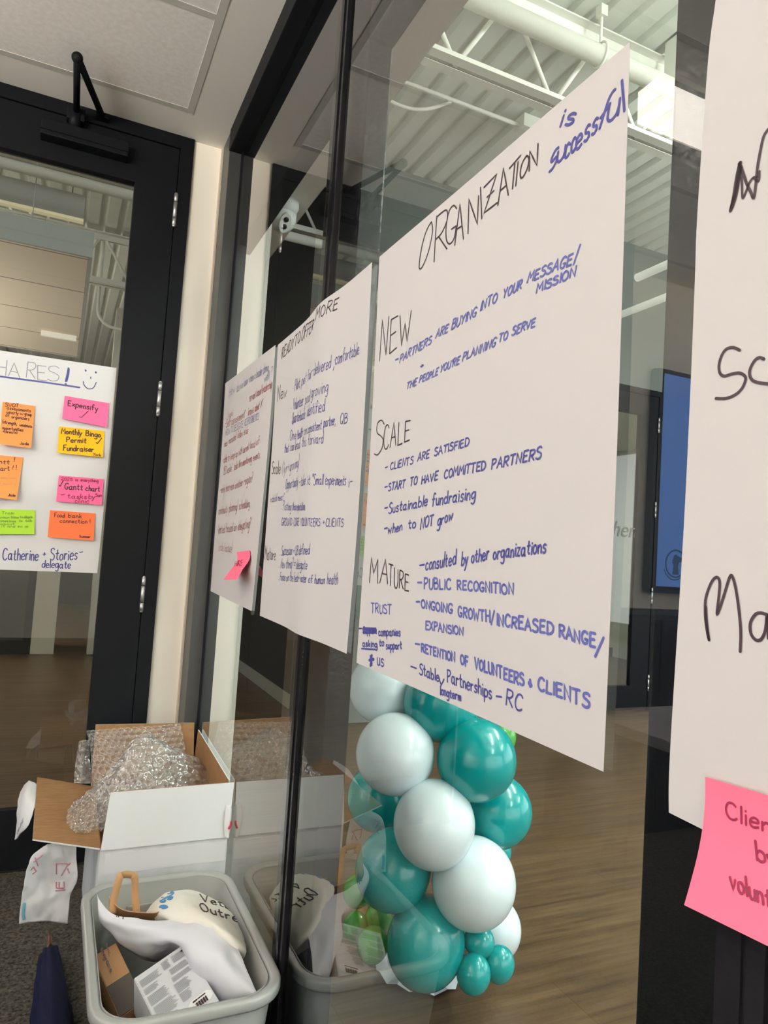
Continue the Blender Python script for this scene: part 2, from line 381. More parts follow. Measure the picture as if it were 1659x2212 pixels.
def gw(ch):
    return max(p.x for s in glyph(ch) for p in s)
class Plane:
    """a flat surface to write on: origin, right and up unit vectors, outward normal, small waviness"""
    def __init__(s, o, r, u, wav=0.0, ph=0.0):
        s.o, s.r, s.u = Vector(o), Vector(r).normalized(), Vector(u).normalized(); s.n = s.r.cross(s.u); s.wav = wav; s.ph = ph
    bump = None; fn = None
    def hit(s, px, py):
        d = ray(px, py); h = 0.0
        for k in range(6 if s.fn else 1):
            o = s.o + s.n * h; t = (o - CAM).dot(s.n) / d.dot(s.n); q = CAM + d * t - s.o
            p = Vector((q.dot(s.r), q.dot(s.u)))
            if s.fn: h = 0.5 * h + 0.5 * s.fn(p) if k else s.fn(p)
        return p
    def off(s, p):
        e = 0.0
        if s.bump: e += s.bump[1] * math.exp(-((p.x - s.bump[0]) / s.bump[2]) ** 2)
        if s.fn: e += s.fn(p)
        return e + s.wav * (math.sin(p.x * 9 + s.ph) * 0.6 + math.sin(p.x * 4.3 + p.y * 2.2 + s.ph * 2) + 0.4 * math.sin(p.y * 7 + p.x * 3))
    def at(s, p, d=0.0): return s.o + s.r * p.x + s.u * p.y + s.n * (s.off(p) + d)
class Skew:
    """parallelogram face: origin, edge U (to the right) and edge V (downwards)"""
    def __init__(s, o, U, V):
        s.o, s.U, s.V = Vector(o), Vector(U), Vector(V); s.u1, s.v1 = s.U.normalized(), s.V.normalized(); s.n = s.u1.cross(-s.v1).normalized()
        if s.n.z < 0: s.n = -s.n
    def hit(s, px, py):
        d = ray(px, py); t = (s.o - CAM).dot(s.n) / d.dot(s.n); q = CAM + d * t - s.o
        c = s.u1.dot(s.v1); a, b = q.dot(s.u1), q.dot(s.v1)
        return Vector(((a - b * c) / (1 - c * c), -(b - a * c) / (1 - c * c)))
    def at(s, p, d=0.0): return s.o + s.u1 * p.x - s.v1 * p.y + s.n * d
def ribbon(bm, pl, pts, w, d=0.0009, taper=True):
    q = [pts[0]]
    for p in pts[1:]:
        L = (p - q[-1]).length
        if L < 1e-6: continue
        k = max(1, int(L / 0.012)); a = q[-1]
        for i in range(1, k + 1): q.append(a.lerp(p, i / k))
    if len(q) < 2: return
    t0 = (q[1] - q[0]).normalized() * w * 0.35; t1 = (q[-1] - q[-2]).normalized() * w * 0.35
    q = [q[0] - t0] + q + [q[-1] + t1]
    prev = None
    for i, p in enumerate(q):
        a = (q[i] - q[i - 1]).normalized() if i else (q[1] - q[0]).normalized()
        b = (q[i + 1] - q[i]).normalized() if i < len(q) - 1 else a
        t = a + b
        if t.length < 0.35: t = a
        t.normalize(); nrm = Vector((-t.y, t.x)); ms = min(1.6, 1 / max(0.5, nrm.dot(Vector((-a.y, a.x)))))
        h = w * 0.5 * ms
        if i in (0, len(q) - 1): h *= 0.45
        v = (bm.verts.new(pl.at(p + nrm * h, d)), bm.verts.new(pl.at(p - nrm * h, d)))
        if prev: bm.faces.new((prev[0], prev[1], v[1], v[0]))
        prev = v
def word(bm, pl, txt, bl, br, hl, hr, w, sl=0.08, jit=1.0):
    B0, B1 = pl.hit(*bl), pl.hit(*br); T0, T1 = pl.hit(bl[0] + sl * hl, bl[1] - hl), pl.hit(br[0] + sl * hr, br[1] - hr)
    adv = []; x = 0
    for ch in txt:
        adv.append(x); x += (30 if ch == ' ' else gw(ch) + 15)
    tot = max(x - 15, 1)
    if tot < 12: tot = 12
    for ch, ax in zip(txt, adv):
        if ch == ' ': continue
        jr = random.uniform(-0.05, 0.05) * jit; js = 1 + random.uniform(-0.07, 0.07) * jit; jy = random.uniform(-4, 4) * jit
        for s in glyph(ch):
            pts = []
            for p in s:
                gx = ax + p.x + p.y * jr; gy = p.y * js + jy
                u = gx / tot; v = gy / 100
                pts.append(B0.lerp(B1, u) * (1 - v) + T0.lerp(T1, u) * v)
            ribbon(bm, pl, pts, w)
def write(parent, pl, words, m, w, name='handwritten_line', label=None, sl=0.08):
    bm = NB()
    for t in words:
        word(bm, pl, t[0], t[1], t[2], t[3], t[4], w, t[5] if len(t) > 5 else sl)
    return obj_split(name, bm, m, parent, label=label)
def scrawl(parent, pl, lines, m, w, name='pen_mark', d=0.0009, label=None):
    bm = NB()
    for L in lines:
        ww = w
        if isinstance(L, tuple): L, ww = L
        sm = len(L) > 2
        P = [pl.hit(*p) for p in L]
        if sm: P = [cr_eval(P, i / (6 * (len(P) - 1))) for i in range(6 * (len(P) - 1) + 1)]
        ribbon(bm, pl, P, ww, d)
    return obj_split(name, bm, m, parent, label=label)
def sheet(name, pl, left, right, m, nu=24, nv=24, d=0.0, fn=None):
    """sheet of paper: left and right edge polylines (pixels, top to bottom)"""
    Lp = [pl.hit(*p) for p in left]; Rp = [pl.hit(*p) for p in right]
    bm = NB(); V = []
    for j in range(nv + 1):
        a, b = cr_eval(Lp, j / nv), cr_eval(Rp, j / nv); row = []
        for i in range(nu + 1):
            p = a.lerp(b, i / nu)
            q = pl.at(p, d) + (fn(i / nu, j / nv) if fn else Vector((0, 0, 0)))
            row.append(bm.verts.new(q))
        V.append(row)
    for j in range(nv):
        for i in range(nu):
            bm.faces.new((V[j][i], V[j + 1][i], V[j + 1][i + 1], V[j][i + 1]))
    return obj(name, bm, m, None, solid=0.0004)

#--STRUCTURE--
# ------------------------------------------------------------------ room shell
struct('floor', M_CARPET, -4.2, 0.57, -3.2, 2.78, -0.05, 0.0, 'dark grey speckled carpet of the meeting room', 'floor')
o = struct('floor.001', M_WOOD, -5, 9.0, -5.0, 14.0, -0.10, -0.004, 'brown wood plank floor beyond the glass', 'floor')
# meeting room ceiling: plaster border with a field of lay-in tiles
cb = NB(); box(cb, -4.2, 0.53, -3.2, 2.78, ZC + 0.016, ZC + 0.1)
cb2 = NB()
box(cb2, 0.311, 0.53, -3.2, 2.78, ZC, ZC + 0.016); box(cb2, -4.2, 0.311, 2.59, 2.78, ZC, ZC + 0.016)
for v in cb2.verts[:]: pass
me = bpy.data.meshes.new('tmp'); cb2.to_mesh(me); cb.from_mesh(me); cb2.free()
ceil = tag(obj('ceiling', cb, M_CEIL), 'cream plaster ceiling border above the meeting room', 'ceiling', kind='structure')
ty = 2.59
ys = [2.59, 2.08]
while ys[-1] > -3.1: ys.append(ys[-1] - 0.61)
xs = [0.311 - 1.22 * k for k in range(5)]
for a in range(len(ys) - 1):
    for b in range(len(xs) - 1):
        if xs[b] < -4.1: continue
        bxo('ceiling_tile', M_TILE, ceil, max(xs[b + 1], -4.2) + 0.012, xs[b] - 0.012, ys[a + 1] + 0.012, ys[a] - 0.012, ZC + 0.0004, ZC + 0.014)
gb = NB()
for y in ys: box(gb, -4.2, 0.323, y - 0.012, y + 0.012, ZC - 0.001, ZC + 0.012)
for x in xs[:-1]: box(gb, x - 0.012, x + 0.012, -3.2, 2.602, ZC - 0.0012, ZC + 0.012)
obj('ceiling_grid', gb, M_TBAR, ceil, label='pale grey metal tee grid')
# walls of the meeting room
def wall_with_openings(name, axis, p0, p1, a0, a1, wins, z0, z1, label):
    b = NB(); cur = a0
    def bb(u0, u1, za, zb):
        if axis == 'x': box(b, p0, p1, u0, u1, za, zb)
        else: box(b, u0, u1, p0, p1, za, zb)
    for (w0, w1) in wins:
        bb(cur, w0, 0, ZC + .1); bb(w0, w1, 0, z0); bb(w0, w1, z1, ZC + .1); cur = w1
    bb(cur, a1, 0, ZC + .1)
    return tag(obj(name, b, M_CREAM), label, 'wall', kind='structure')
wall_with_openings('wall_left', 'x', -4.3, -4.2, -3.2, 2.9, [(-2.9, -0.6), (0.2, 2.2)], 0.3, 2.5, 'cream wall opposite the glass with two wide window openings added for daylight')  # unseen window openings, added to light the meeting room
struct('wall_back', M_CREAM, -4.3, 0.55, -3.3, -3.2, 0, ZC + 0.1, 'cream wall behind the camera', 'wall')
wb = NB(); box(wb, -4.2, -0.66, YD, 2.90, 0, ZC + 0.1)
wfront = tag(obj('wall_front', wb, M_CREAM), 'cream wall left of the black door', 'wall', kind='structure')
struct('wall_pier', M_CREAM, 0.358, 0.69, YD, 2.90, 0, ZC + 0.1, 'narrow cream wall between black door and corner post', 'wall')
struct('wall_lintel', M_CREAM, -0.66, 0.358, YD, 2.90, ZC, ZC + 0.1, 'cream strip of wall above the black door', 'wall')
tb = NB(); box(tb, 0.4635, 0.4695, 2.755, 2.78, 0, ZC)
tag(obj('trim_1', tb, mat('beige_trim', (0.5, 0.44, 0.36), 0.6)), 'thin beige trim strip between cream wall and dark corner post', 'trim', kind='structure')

# ------------------------------------------------------------------ doors
def make_door(name, label, X1, y, mirrored=False, closer=True, stile=0.150, glassm=None, thick=0.045):
    """hinges on the right; X1 right edge of the frame"""
    x0, x1 = X1 - 1.018, X1
    d = thing(name, (X1 - 0.5, y, 0), label, 'door', kind='structure')
    b = NB()
    box(b, x0, x0 + 0.048, y - 0.012, y + 0.12, 0, ZC); box(b, x1 - 0.050, x1, y - 0.012, y + 0.12, 0, ZC); box(b, x0 + 0.048, x1 - 0.050, y - 0.012, y + 0.12, ZC - 0.05, ZC)
    obj('door_frame', b, M_BLACK, d)
    lx0, lx1 = x0 + 0.051, x1 - 0.053
    gx0, gx1 = lx0 + stile, lx1 - stile
    b = NB(); yf = y - 0.006
    box(b, lx0, gx0, yf, yf + thick, 0.008, ZC - 0.053); box(b, gx1, lx1, yf, yf + thick, 0.008, ZC - 0.053)
    box(b, gx0, gx1, yf, yf + thick, 0.008, 0.208); box(b, gx0, gx1, yf, yf + thick, 2.511, ZC - 0.053)
    leaf = obj('door_leaf', b, M_BLACK, d)
    b = NB(); fs = box(b, gx0, gx1, y + 0.012, y + 0.020, 0.208, 2.511)
    for f in b.faces: f.material_index = 0 if f.normal.y < -0.5 else 1
    b.normal_update()
    for f in b.faces: f.material_index = 0 if f.normal.y < -0.5 else 1
    obj('glass_pane', b, [M_GLASS, M_GLASSB], leaf)
    for z in (2.44, 1.705, 0.968, 0.23):
        b = NB()
        for k, (za, zb) in enumerate(((-0.062, -0.032), (-0.030, 0.030), (0.032, 0.062))):
            tube(b, [(lx1 + 0.001, y - 0.014, z + za), (lx1 + 0.001, y - 0.014, z + zb)], 0.0075, 12)
        sphere(b, (lx1 + 0.001, y - 0.014, z + 0.062), 0.0065, seg=10, rings=6); sphere(b, (lx1 + 0.001, y - 0.014, z - 0.062), 0.0065, seg=10, rings=6)
        obj('hinge', b, M_STEEL, d, label='satin steel hinge barrel')
    if closer:
        b = NB(); box(b, -0.172, 0.120, y - 0.062, y - 0.006, 2.572, 2.630, bev=0.004); box(b, -0.172, 0.120, y - 0.066, y - 0.06, 2.588, 2.594); 
        cl = obj('door_closer', b, M_BLACK, d)
        b = NB(); box(b, -0.095, -0.035, y - 0.05, y - 0.008, 2.66, 2.705, bev=0.004); tube(b, [(-0.066, y - 0.04, 2.63), (-0.066, y - 0.04, 2.700)], 0.02, 16)
        tube(b, [(-0.064, y - 0.06, 2.690), (-0.069, 2.43, 2.690)], 0.011, 10)
        obj('closer_arm', b, M_BLACK, cl)
        b = NB(); tube(b, [(0.022, y - 0.035, 2.708), (-0.069, 2.43, 2.702)], 0.0115, 10); sphere(b, (-0.069, 2.43, 2.698), 0.018, seg=14, rings=10); box(b, 0.0, 0.045, y - 0.045, y - 0.012, 2.70, 2.718, bev=0.003)
        obj('closer_arm', b, M_BLACK, cl)
        bxo('door_seal', M_BLACK, d, gx0, gx1, yf - 0.004, yf, 0.200, 0.214)
    return d
door1 = make_door('door_1', 'black framed glass door with a big paper sheet on its pane', 0.358, YD)

# ------------------------------------------------------------------ glass partition
SILL = 0.10
hb = NB(); box(hb, 0.466, 0.560, -3.2, 2.63, 2.655, ZC, bev=0.004)
tag(obj('trim_2', hb, M_BLACK), 'black header rail along the top of the glass wall', 'trim', kind='structure')
sb = NB(); box(sb, 0.512, 0.560, -3.2, 2.63, 0, SILL, bev=0.002)
tag(obj('trim_3', sb, M_BLACK), 'black sill rail along the foot of the glass wall', 'trim', kind='structure')
pb = NB(); box(pb, 0.4695, 0.520, 2.63, 2.78, 0, ZC, bev=0.003); box(pb, 0.520, 0.560, 2.622, 2.78, 0, ZC)
tag(obj('trim_4', pb, M_GREYF), 'dark grey corner post where glass wall meets cream wall', 'trim', kind='structure')
gk = NB(); box(gk, 0.5145, 0.5215, 2.60, 2.632, SILL, 2.655)
tag(obj('trim_5', gk, M_BLACK), 'black rubber gasket beside the dark grey corner post', 'trim', kind='structure')
JO = [2.62, 1.506, 0.392, -0.722, -1.836, -3.2]
for i in range(5):
    b = NB(); box(b, XG, XG + 0.010, JO[i + 1] + 0.004, JO[i] - 0.004, SILL, 2.655)
    b.normal_update()
    for f in b.faces: f.material_index = 0 if f.normal.x < -0.5 else 1
    tag(obj('window_%d' % (i + 1), b, [M_GLASS, M_GLASSB]), ['clear glass pane nearest the corner post', 'clear glass pane behind the organization sheet', 'clear glass pane at the right edge', 'clear glass pane beside the camera', 'clear glass pane behind the camera'][i], 'window', kind='structure')
for i in range(1, 5):
    y = JO[i]
    b = NB(); box(b, 0.5075, 0.520, y - 0.022, y + 0.022, SILL, 2.655, bev=0.002); box(b, 0.5045, 0.5085, y - 0.004, y + 0.004, SILL, 2.655)
    tag(obj('trim_%d' % (5 + i), b, M_POST), ['slim black mullion between first and second pane', 'slim black mullion under the right sheet', 'slim black mullion beside the camera', 'slim black mullion behind the camera'][i - 1], 'trim', kind='structure')
    b = NB(); box(b, 0.534, 0.592, y - 0.106, y + 0.128, 0, ZC, bev=0.004)
    tag(obj('trim_%d' % (15 + i), b, M_POST), ['broad glossy black post behind the glass left of the balloons', 'broad glossy black post behind the right sheet', 'broad black post beside the camera', 'broad black post behind the camera'][i - 1], 'trim', kind='structure')
b = NB(); box(b, 0.534, 0.592, -3.2, 2.70, 2.305, ZC, bev=0.004)
tag(obj('trim_20', b, M_BLACK), 'broad black beam behind the top of the glass', 'trim', kind='structure')

# ------------------------------------------------------------------ hall beyond the glass
struct('ceiling.001', M_SOFF, 0.592, 0.92, -4.9, 4.4, ZC, ZC + 0.06, 'flat plaster soffit just outside the glass wall', 'soffit')
struct('wall_soffit', M_SOFF, 0.86, 0.92, -4.9, 4.4, ZC + 0.06, ZDECK, 'plaster bulkhead above the soffit', 'wall')
db = NB()
pitch = 0.152; x = -5.0; prof = []
while x < 9.0:
    prof += [(x, ZDECK), (x + 0.088, ZDECK), (x + 0.100, ZDECK + 0.038), (x + 0.140, ZDECK + 0.038)]
    x += pitch
prev = None
for (a, z) in prof:
    v = (db.verts.new((a, -5, z)), db.verts.new((a, 14, z)))
    if prev: db.faces.new((prev[0], v[0], v[1], prev[1]))
    prev = v
tag(obj('ceiling.002', db, M_DECK, solid=0.002), 'corrugated metal deck painted cream above the hall', 'ceiling', kind='structure')
struct('roof', M_DECK, -5, 9, -5, 14, ZDECK + 0.05, ZDECK + 0.2, 'roof slab above the deck', 'roof')
# far wall with a second door
D2X = 4.70; Y2 = 4.55
wb = NB(); box(wb, 1.65, D2X - 1.018, Y2, Y2 + 0.12, 0, ZDECK); box(wb, D2X, 9, Y2, Y2 + 0.12, 0, ZDECK); box(wb, D2X - 1.018, D2X, Y2, Y2 + 0.12, ZC, ZDECK)
tag(obj('wall_far', wb, M_HALLW), 'grey-green wall across the hall', 'wall', kind='structure')
struct('trim_30', M_CREAM, D2X + 0.004, D2X + 0.07, Y2 - 0.012, Y2 - 0.001, 0.2, ZC, 'cream strip beside the far black door', 'trim')
door2 = make_door('door_2', 'far black door across the hall with lettering on its glass', D2X, Y2, closer=False, stile=0.20)
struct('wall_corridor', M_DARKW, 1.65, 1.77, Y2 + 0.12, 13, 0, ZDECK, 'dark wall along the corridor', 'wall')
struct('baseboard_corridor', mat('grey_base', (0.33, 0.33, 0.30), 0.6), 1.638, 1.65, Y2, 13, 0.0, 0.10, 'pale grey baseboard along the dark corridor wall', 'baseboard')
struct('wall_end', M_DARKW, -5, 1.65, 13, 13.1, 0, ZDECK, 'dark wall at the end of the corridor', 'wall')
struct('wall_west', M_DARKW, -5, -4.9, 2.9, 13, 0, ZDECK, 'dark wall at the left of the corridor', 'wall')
wb = NB(); box(wb, 8.9, 9.0, -5, Y2, 0, 0.25); box(wb, 8.9, 9.0, -5, Y2, 3.2, ZDECK); box(wb, 8.9, 9.0, -5, -4.4, 0.25, 3.2); box(wb, 8.9, 9.0, 2.6, Y2, 0.25, 3.2)
tag(obj('wall_right', wb, M_HALLW), 'outer hall wall with a wide window opening added for daylight', 'wall', kind='structure')  # unseen window opening, added to bring daylight into the hall
wb = NB(); box(wb, 0.57, 9, -5.0, -4.9, 3.3, ZDECK); box(wb, 8.2, 9, -5, -4.9, 0, 3.3)
tag(obj('wall_south', wb, M_HALLW), 'outer hall wall with a wide shopfront opening added for daylight', 'wall', kind='structure')  # unseen opening, added so that daylight reaches the balloons and hall
# room behind the far door
rb = NB(); box(rb, 2.6, 6.9, 7.4, 7.5, 0, ZC + 0.3); box(rb, 2.5, 2.6, Y2 + 0.12, 7.5, 0, ZC + 0.3); box(rb, 6.9, 7.0, Y2 + 0.12, 7.5, 0, ZC + 0.3)
tag(obj('wall_store', rb, mat('cream_grey_wall', (0.62, 0.62, 0.52), 0.85)), 'pale walls of the room behind the far door', 'wall', kind='structure')
struct('ceiling.003', M_CEIL, 2.5, 7.0, Y2 + 0.12, 7.5, ZC + 0.05, ZC + 0.15, 'ceiling of the room behind the far door', 'ceiling')
struct('baseboard_store', M_GREYF, 2.6, 6.9, 7.385, 7.4, 0, 0.12, 'dark baseboard in the room behind the far door', 'baseboard')
#--OBJECTS--
# ------------------------------------------------------------------ chart sheets on the glass wall
PG = Plane((0.511, 0, 0), (0, -1, 0), (0, 0, 1), 0.0012, 0.3)
p3 = sheet('chart_sheet', PG, [(820, 555), (806, 850), (788, 1150), (770, 1432)], [(1363, 92), (1350, 560), (1333, 1060), (1305, 1667)], M_PAPER)
tag(p3, 'large paper sheet headed ORGANIZATION is successful, taped to the glass wall', 'poster', 'chart sheets on the glass wall')
IK, BL, NV = M_INK, M_BLUE, M_BLUE2
write(p3, PG, [('O', (899, 590), (920, 574), 108, 104, .22), ('R', (936, 567), (966, 537), 100, 94, .07), ('G', (961, 534), (985, 516), 86, 82, .06), ('A', (983, 527), (1002, 514), 90, 86, .02),
               ('N', (1010, 504), (1034, 482), 72, 58, .02), ('I', (1040, 477), (1044, 474), 68, 66, -.03), ('Z', (1046, 463), (1076, 442), 56, 64, -.02), ('A', (1077, 443), (1100, 421), 70, 64, .03),
               ('T', (1098, 416), (1122, 398), 58, 68, .1), ('I', (1114, 404), (1118, 401), 54, 54, .08), ('O', (1122, 392), (1140, 376), 46, 46, .16), ('N', (1144, 370), (1164, 357), 46, 52, .05)], IK, .0026, 'heading', sl=.1)
write(p3, PG, [('is', (1209, 275), (1241, 268), 46, 44, .3), ('s', (1187, 378), (1206, 350), 62, 62, .1), ('u', (1204, 358), (1222, 342), 48, 48, .1), ('cc', (1222, 348), (1246, 326), 56, 56, .1), ('ess', (1246, 326), (1292, 286), 54, 58, .1),
               ('f', (1289, 292), (1312, 262), 62, 72, .3), ('u', (1312, 270), (1338, 250), 60, 62, .1), ('l', (1349, 243), (1356, 241), 70, 70, -.1)], NV, .0036, 'heading', label='blue marker words is successful')
write(p3, PG, [('NEW', (819, 783), (887, 730), 84, 62, .06)], IK, .0024, 'heading')
write(p3, PG, [('-', (854, 782), (861, 779), 10, 10), ('PARTNERS', (863, 784), (931, 742), 18, 19, .2), ('ARE', (941, 731), (967, 718), 19, 19, .2), ('BUYING', (975, 713), (1029, 682), 21, 22, .2), ('INTO', (1038, 672), (1074, 652), 21, 21, .2),
               ('YOUR', (1088, 645), (1128, 624), 21, 22, .2), ('MESSAGE', (1141, 612), (1238, 572), 21, 25, .2), ('/', (1243, 568), (1256, 560), 30, 30, .1)], BL, .0026)
write(p3, PG, [('MISSION', (1161, 634), (1246, 597), 18, 20, .12)], BL, .0026)
write(p3, PG, [('+', (908, 797), (914, 794), 12, 12, .1)], NV, .0026)
write(p3, PG, [('THE', (877, 842), (899, 831), 15, 15, .2), ('PEOPLE', (905, 828), (945, 810), 16, 16, .2), ("YOU'RE", (950, 805), (992, 786), 17, 17, .2), ('PLANNING', (999, 780), (1071, 748), 19, 19, .2), ('TO', (1078, 740), (1097, 733), 18, 18, .2), ('SERVE', (1107, 726), (1158, 705), 18, 19, .2)], BL, .0024)
write(p3, PG, [('S', (807, 992), (826, 975), 80, 62, .06), ('CALE', (827, 974), (884, 952), 54, 40, .06)], IK, .0024, 'heading')
write(p3, PG, [('-', (831, 1014), (837, 1012), 8, 8), ('CLIENTS', (842, 1015), (891, 1001), 16, 17, .12), ('ARE', (901, 997), (926, 988), 17, 17, .12), ('SATISFIED', (937, 985), (1013, 962), 17, 18, .12)], NV, .0023)
write(p3, PG, [('-', (830, 1056), (836, 1054), 8, 8), ('START', (838, 1060), (873, 1053), 17, 17, .12), ('TO', (884, 1050), (899, 1046), 17, 17, .12), ('HAVE', (909, 1045), (944, 1036), 17, 18, .12), ('COMMITTED', (958, 1034), (1049, 1014), 19, 21, .12), ('PARTNERS', (1062, 1014), (1171, 991), 21, 25, .12)], NV, .0026)
write(p3, PG, [('-', (829, 1104), (836, 1102), 12, 12), ('Sustainable', (838, 1109), (921, 1092), 22, 24, .1), ('fundraising', (931, 1093), (1026, 1077), 27, 28, .1)], NV, .0026)
write(p3, PG, [('-', (829, 1148), (836, 1146), 12, 12), ('when', (837, 1153), (867, 1145), 20, 20, .1), ('to', (880, 1142), (896, 1139), 22, 22, .1), ('NOT', (906, 1143), (934, 1134), 23, 23, .1), ('grow', (943, 1136), (976, 1122), 26, 26, .1)], NV, .0027)
write(p3, PG, [('MA', (797, 1258), (836, 1262), 58, 48, .05), ('TURE', (838, 1265), (881, 1276), 44, 36, .02)], IK, .0024, 'heading')
write(p3, PG, [('-', (903, 1227), (914, 1225), 12, 12), ('consulted', (917, 1232), (983, 1219), 28, 32, .08), ('by', (995, 1222), (1009, 1218), 30, 30, .08), ('other', (1017, 1217), (1055, 1208), 28, 30, .08), ('organizations', (1065, 1209), (1181, 1193), 30, 34, .08)], NV, .0026)
write(p3, PG, [('-', (899, 1264), (909, 1264), 14, 14), ('PUBLIC', (914, 1272), (972, 1273), 22, 22, 0), ('RECOGNITION', (986, 1273), (1110, 1284), 20, 22, 0)], BL, .0029)
write(p3, PG, [('-', (896, 1306), (904, 1306), 12, 12), ('ONGOING', (908, 1313), (975, 1325), 18, 20, 0), ('GROWTH/', (988, 1331), (1068, 1347), 22, 25, 0), ('INCREASED', (1073, 1350), (1197, 1371), 25, 26, 0), ('RANGE', (1210, 1376), (1289, 1398), 27, 28, 0), ('/', (1288, 1414), (1310, 1408), 30, 30, 0)], BL, .0031)
write(p3, PG, [('EXPANSION', (917, 1359), (999, 1373), 18, 18, 0)], BL, .0028)
write(p3, PG, [('TRUST', (801, 1323), (844, 1327), 20, 20, 0)], BL, .0024)
write(p3, PG, [('-', (775, 1362), (781, 1362), 10, 10), ('Support', (784, 1368), (813, 1369), 14, 14, 0), ('companies', (817, 1373), (863, 1374), 19, 18, 0)], NV, .0026)
scrawl(p3, PG, [([(784, 1357), (811, 1358)], .004), ([(784, 1360), (812, 1361)], .005), ([(785, 1363), (812, 1364)], .005), ([(784, 1366), (811, 1366)], .004)], NV, .004, 'crossed_out_word')
write(p3, PG, [('asking', (783, 1396), (814, 1399), 15, 15, 0), ('to', (818, 1395), (828, 1395), 16, 16, 0), ('support', (833, 1402), (866, 1402), 17, 17, 0)], NV, .0026)
scrawl(p3, PG, [[(781, 1401), (796, 1402), (811, 1403)]], NV, .003, 'underline')
write(p3, PG, [('us', (814, 1437), (828, 1439), 30, 28, 0)], NV, .0026)
scrawl(p3, PG, [([(800, 1417), (803, 1436)], .006), ([(803, 1415), (800, 1438)], .006), ([(797, 1426), (807, 1424)], .005)], NV, .005, 'crossed_out_word')
write(p3, PG, [('-', (894, 1396), (904, 1398), 12, 12), ('RETENTION', (908, 1408), (981, 1430), 18, 20, 0), ('OF', (993, 1433), (1010, 1441), 21, 21, 0), ('VOLUNTEERS', (1024, 1444), (1132, 1482), 22, 27, 0), ('CLIENTS', (1163, 1489), (1275, 1530), 27, 31, 0)], BL, .0032)
scrawl(p3, PG, [([(1143, 1475), (1149, 1481)], .005), ([(1146, 1468), (1146, 1483)], .004)], BL, .004, 'plus_sign')
write(p3, PG, [('-', (884, 1444), (897, 1449), 12, 12), ('Stable', (904, 1457), (946, 1472), 25, 25, 0), ('v', (946, 1478), (957, 1480), 28, 28, 0), ('Partnerships', (964, 1473), (1061, 1509), 29, 30, 0), ('-', (1070, 1512), (1082, 1514), 18, 18), ('RC', (1092, 1522), (1127, 1537), 34, 34, .1)], NV, .0024)
write(p3, PG, [('longterm', (949, 1500), (994, 1514), 20, 19, 0)], NV, .0024)

PG2 = Plane((0.511, 0, 0), (0, -1, 0), (0, 0, 1), 0.0010, 1.1); PG2.bump = (-1.506, 0.0105, 0.09)
p2 = sheet('chart_sheet', PG2, [(600, 745), (588, 950), (575, 1140), (562, 1330)], [(805, 567), (790, 850), (771, 1140), (748, 1412)], M_PAPER, nu=60)
tag(p2, 'paper sheet headed READY TO OFFER MORE, middle of the three on the left panes', 'poster', 'chart sheets on the glass wall')
def q2(*a):
    out = []
    for t in a:
        (x0, y0), (x1, y1) = t[1], t[2]
        if len(t[0]) > 1: x1, y1 = x0 + (x1 - x0) * .95, y0 + (y1 - y0) * .95
        out.append((t[0], (440 + x0 / 2.513, 560 + y0 / 2.513), (440 + x1 / 2.513, 560 + y1 / 2.513), t[3] / 2.513, t[4] / 2.513) + tuple(t[5:]))
    return out
write(p2, PG2, q2(('READY', (420, 540), (488, 482), 58, 62, .1), ('TO', (490, 478), (522, 448), 64, 60, .1), ('OFFER', (527, 448), (612, 382), 80, 62, .15), ('MORE', (626, 335), (742, 270), 62, 66, .15)), IK, .0028, 'heading')
write(p2, PG2, q2(('New', (397, 775), (450, 740), 85, 62, .05)), IK, .0022, 'heading')
write(p2, PG2, q2(('.', (480, 702), (485, 700), 40, 40), ('Pilot,', (490, 718), (524, 690), 62, 62), ('pet', (530, 688), (564, 665), 60, 60), ('fair', (572, 665), (604, 642), 62, 62), ('-', (606, 640), (616, 632), 60, 60), ('delivered', (619, 636), (706, 590), 66, 70), (';', (712, 600), (720, 590), 66, 66), ('comfortable', (722, 574), (852, 515), 70, 74)), NV, .0019)
write(p2, PG2, q2(('.', (470, 812), (475, 810), 40, 40), ('Volunteer', (482, 818), (546, 790), 62, 62), ('pool', (556, 792), (597, 770), 62, 62), ('growing', (603, 758), (692, 718), 66, 70)), NV, .0019)
write(p2, PG2, q2(('Quarterbacks', (476, 893), (562, 862), 62, 58), ('identified', (572, 857), (676, 825), 66, 70)), NV, .0020)
write(p2, PG2, q2(('.', (456, 985), (460, 983), 40, 40), ('One', (465, 987), (500, 975), 55, 50), ('Health-', (506, 977), (547, 960), 55, 52), ('on', (552, 957), (573, 950), 52, 52), ('consistent', (580, 948), (660, 924), 55, 55), ('partner,', (665, 915), (722, 898), 60, 60), ('QB', (742, 898), (783, 886), 58, 55)), NV, .0019)
write(p2, PG2, q2(('that', (435, 1053), (460, 1045), 50, 50), ('can', (467, 1042), (488, 1036), 50, 50), ('lead', (493, 1035), (524, 1025), 55, 55), ('this', (538, 1022), (573, 1014), 60, 60), ('forward', (585, 1012), (666, 998), 60, 62)), NV, .0018)
write(p2, PG2, q2(('Scale', (368, 1168), (416, 1162), 72, 66, .05)), IK, .0024, 'heading')
write(p2, PG2, q2(('(1yr+', (422, 1166), (462, 1150), 60, 58), ('growing)', (464, 1150), (520, 1128), 60, 66)), NV, .0015)
write(p2, PG2, q2(('.', (430, 1240), (435, 1238), 40, 40), ('Opportunity', (441, 1247), (519, 1232), 55, 55), ('-', (522, 1236), (532, 1234), 50, 50), ('take', (536, 1232), (573, 1226), 56, 56), ('it', (580, 1228), (600, 1226), 58, 58), ('"Small', (610, 1230), (661, 1224), 62, 60), ('experiments', (668, 1226), (777, 1226), 60, 58), ('i-', (786, 1236), (806, 1232), 56, 56)), NV, .0019)
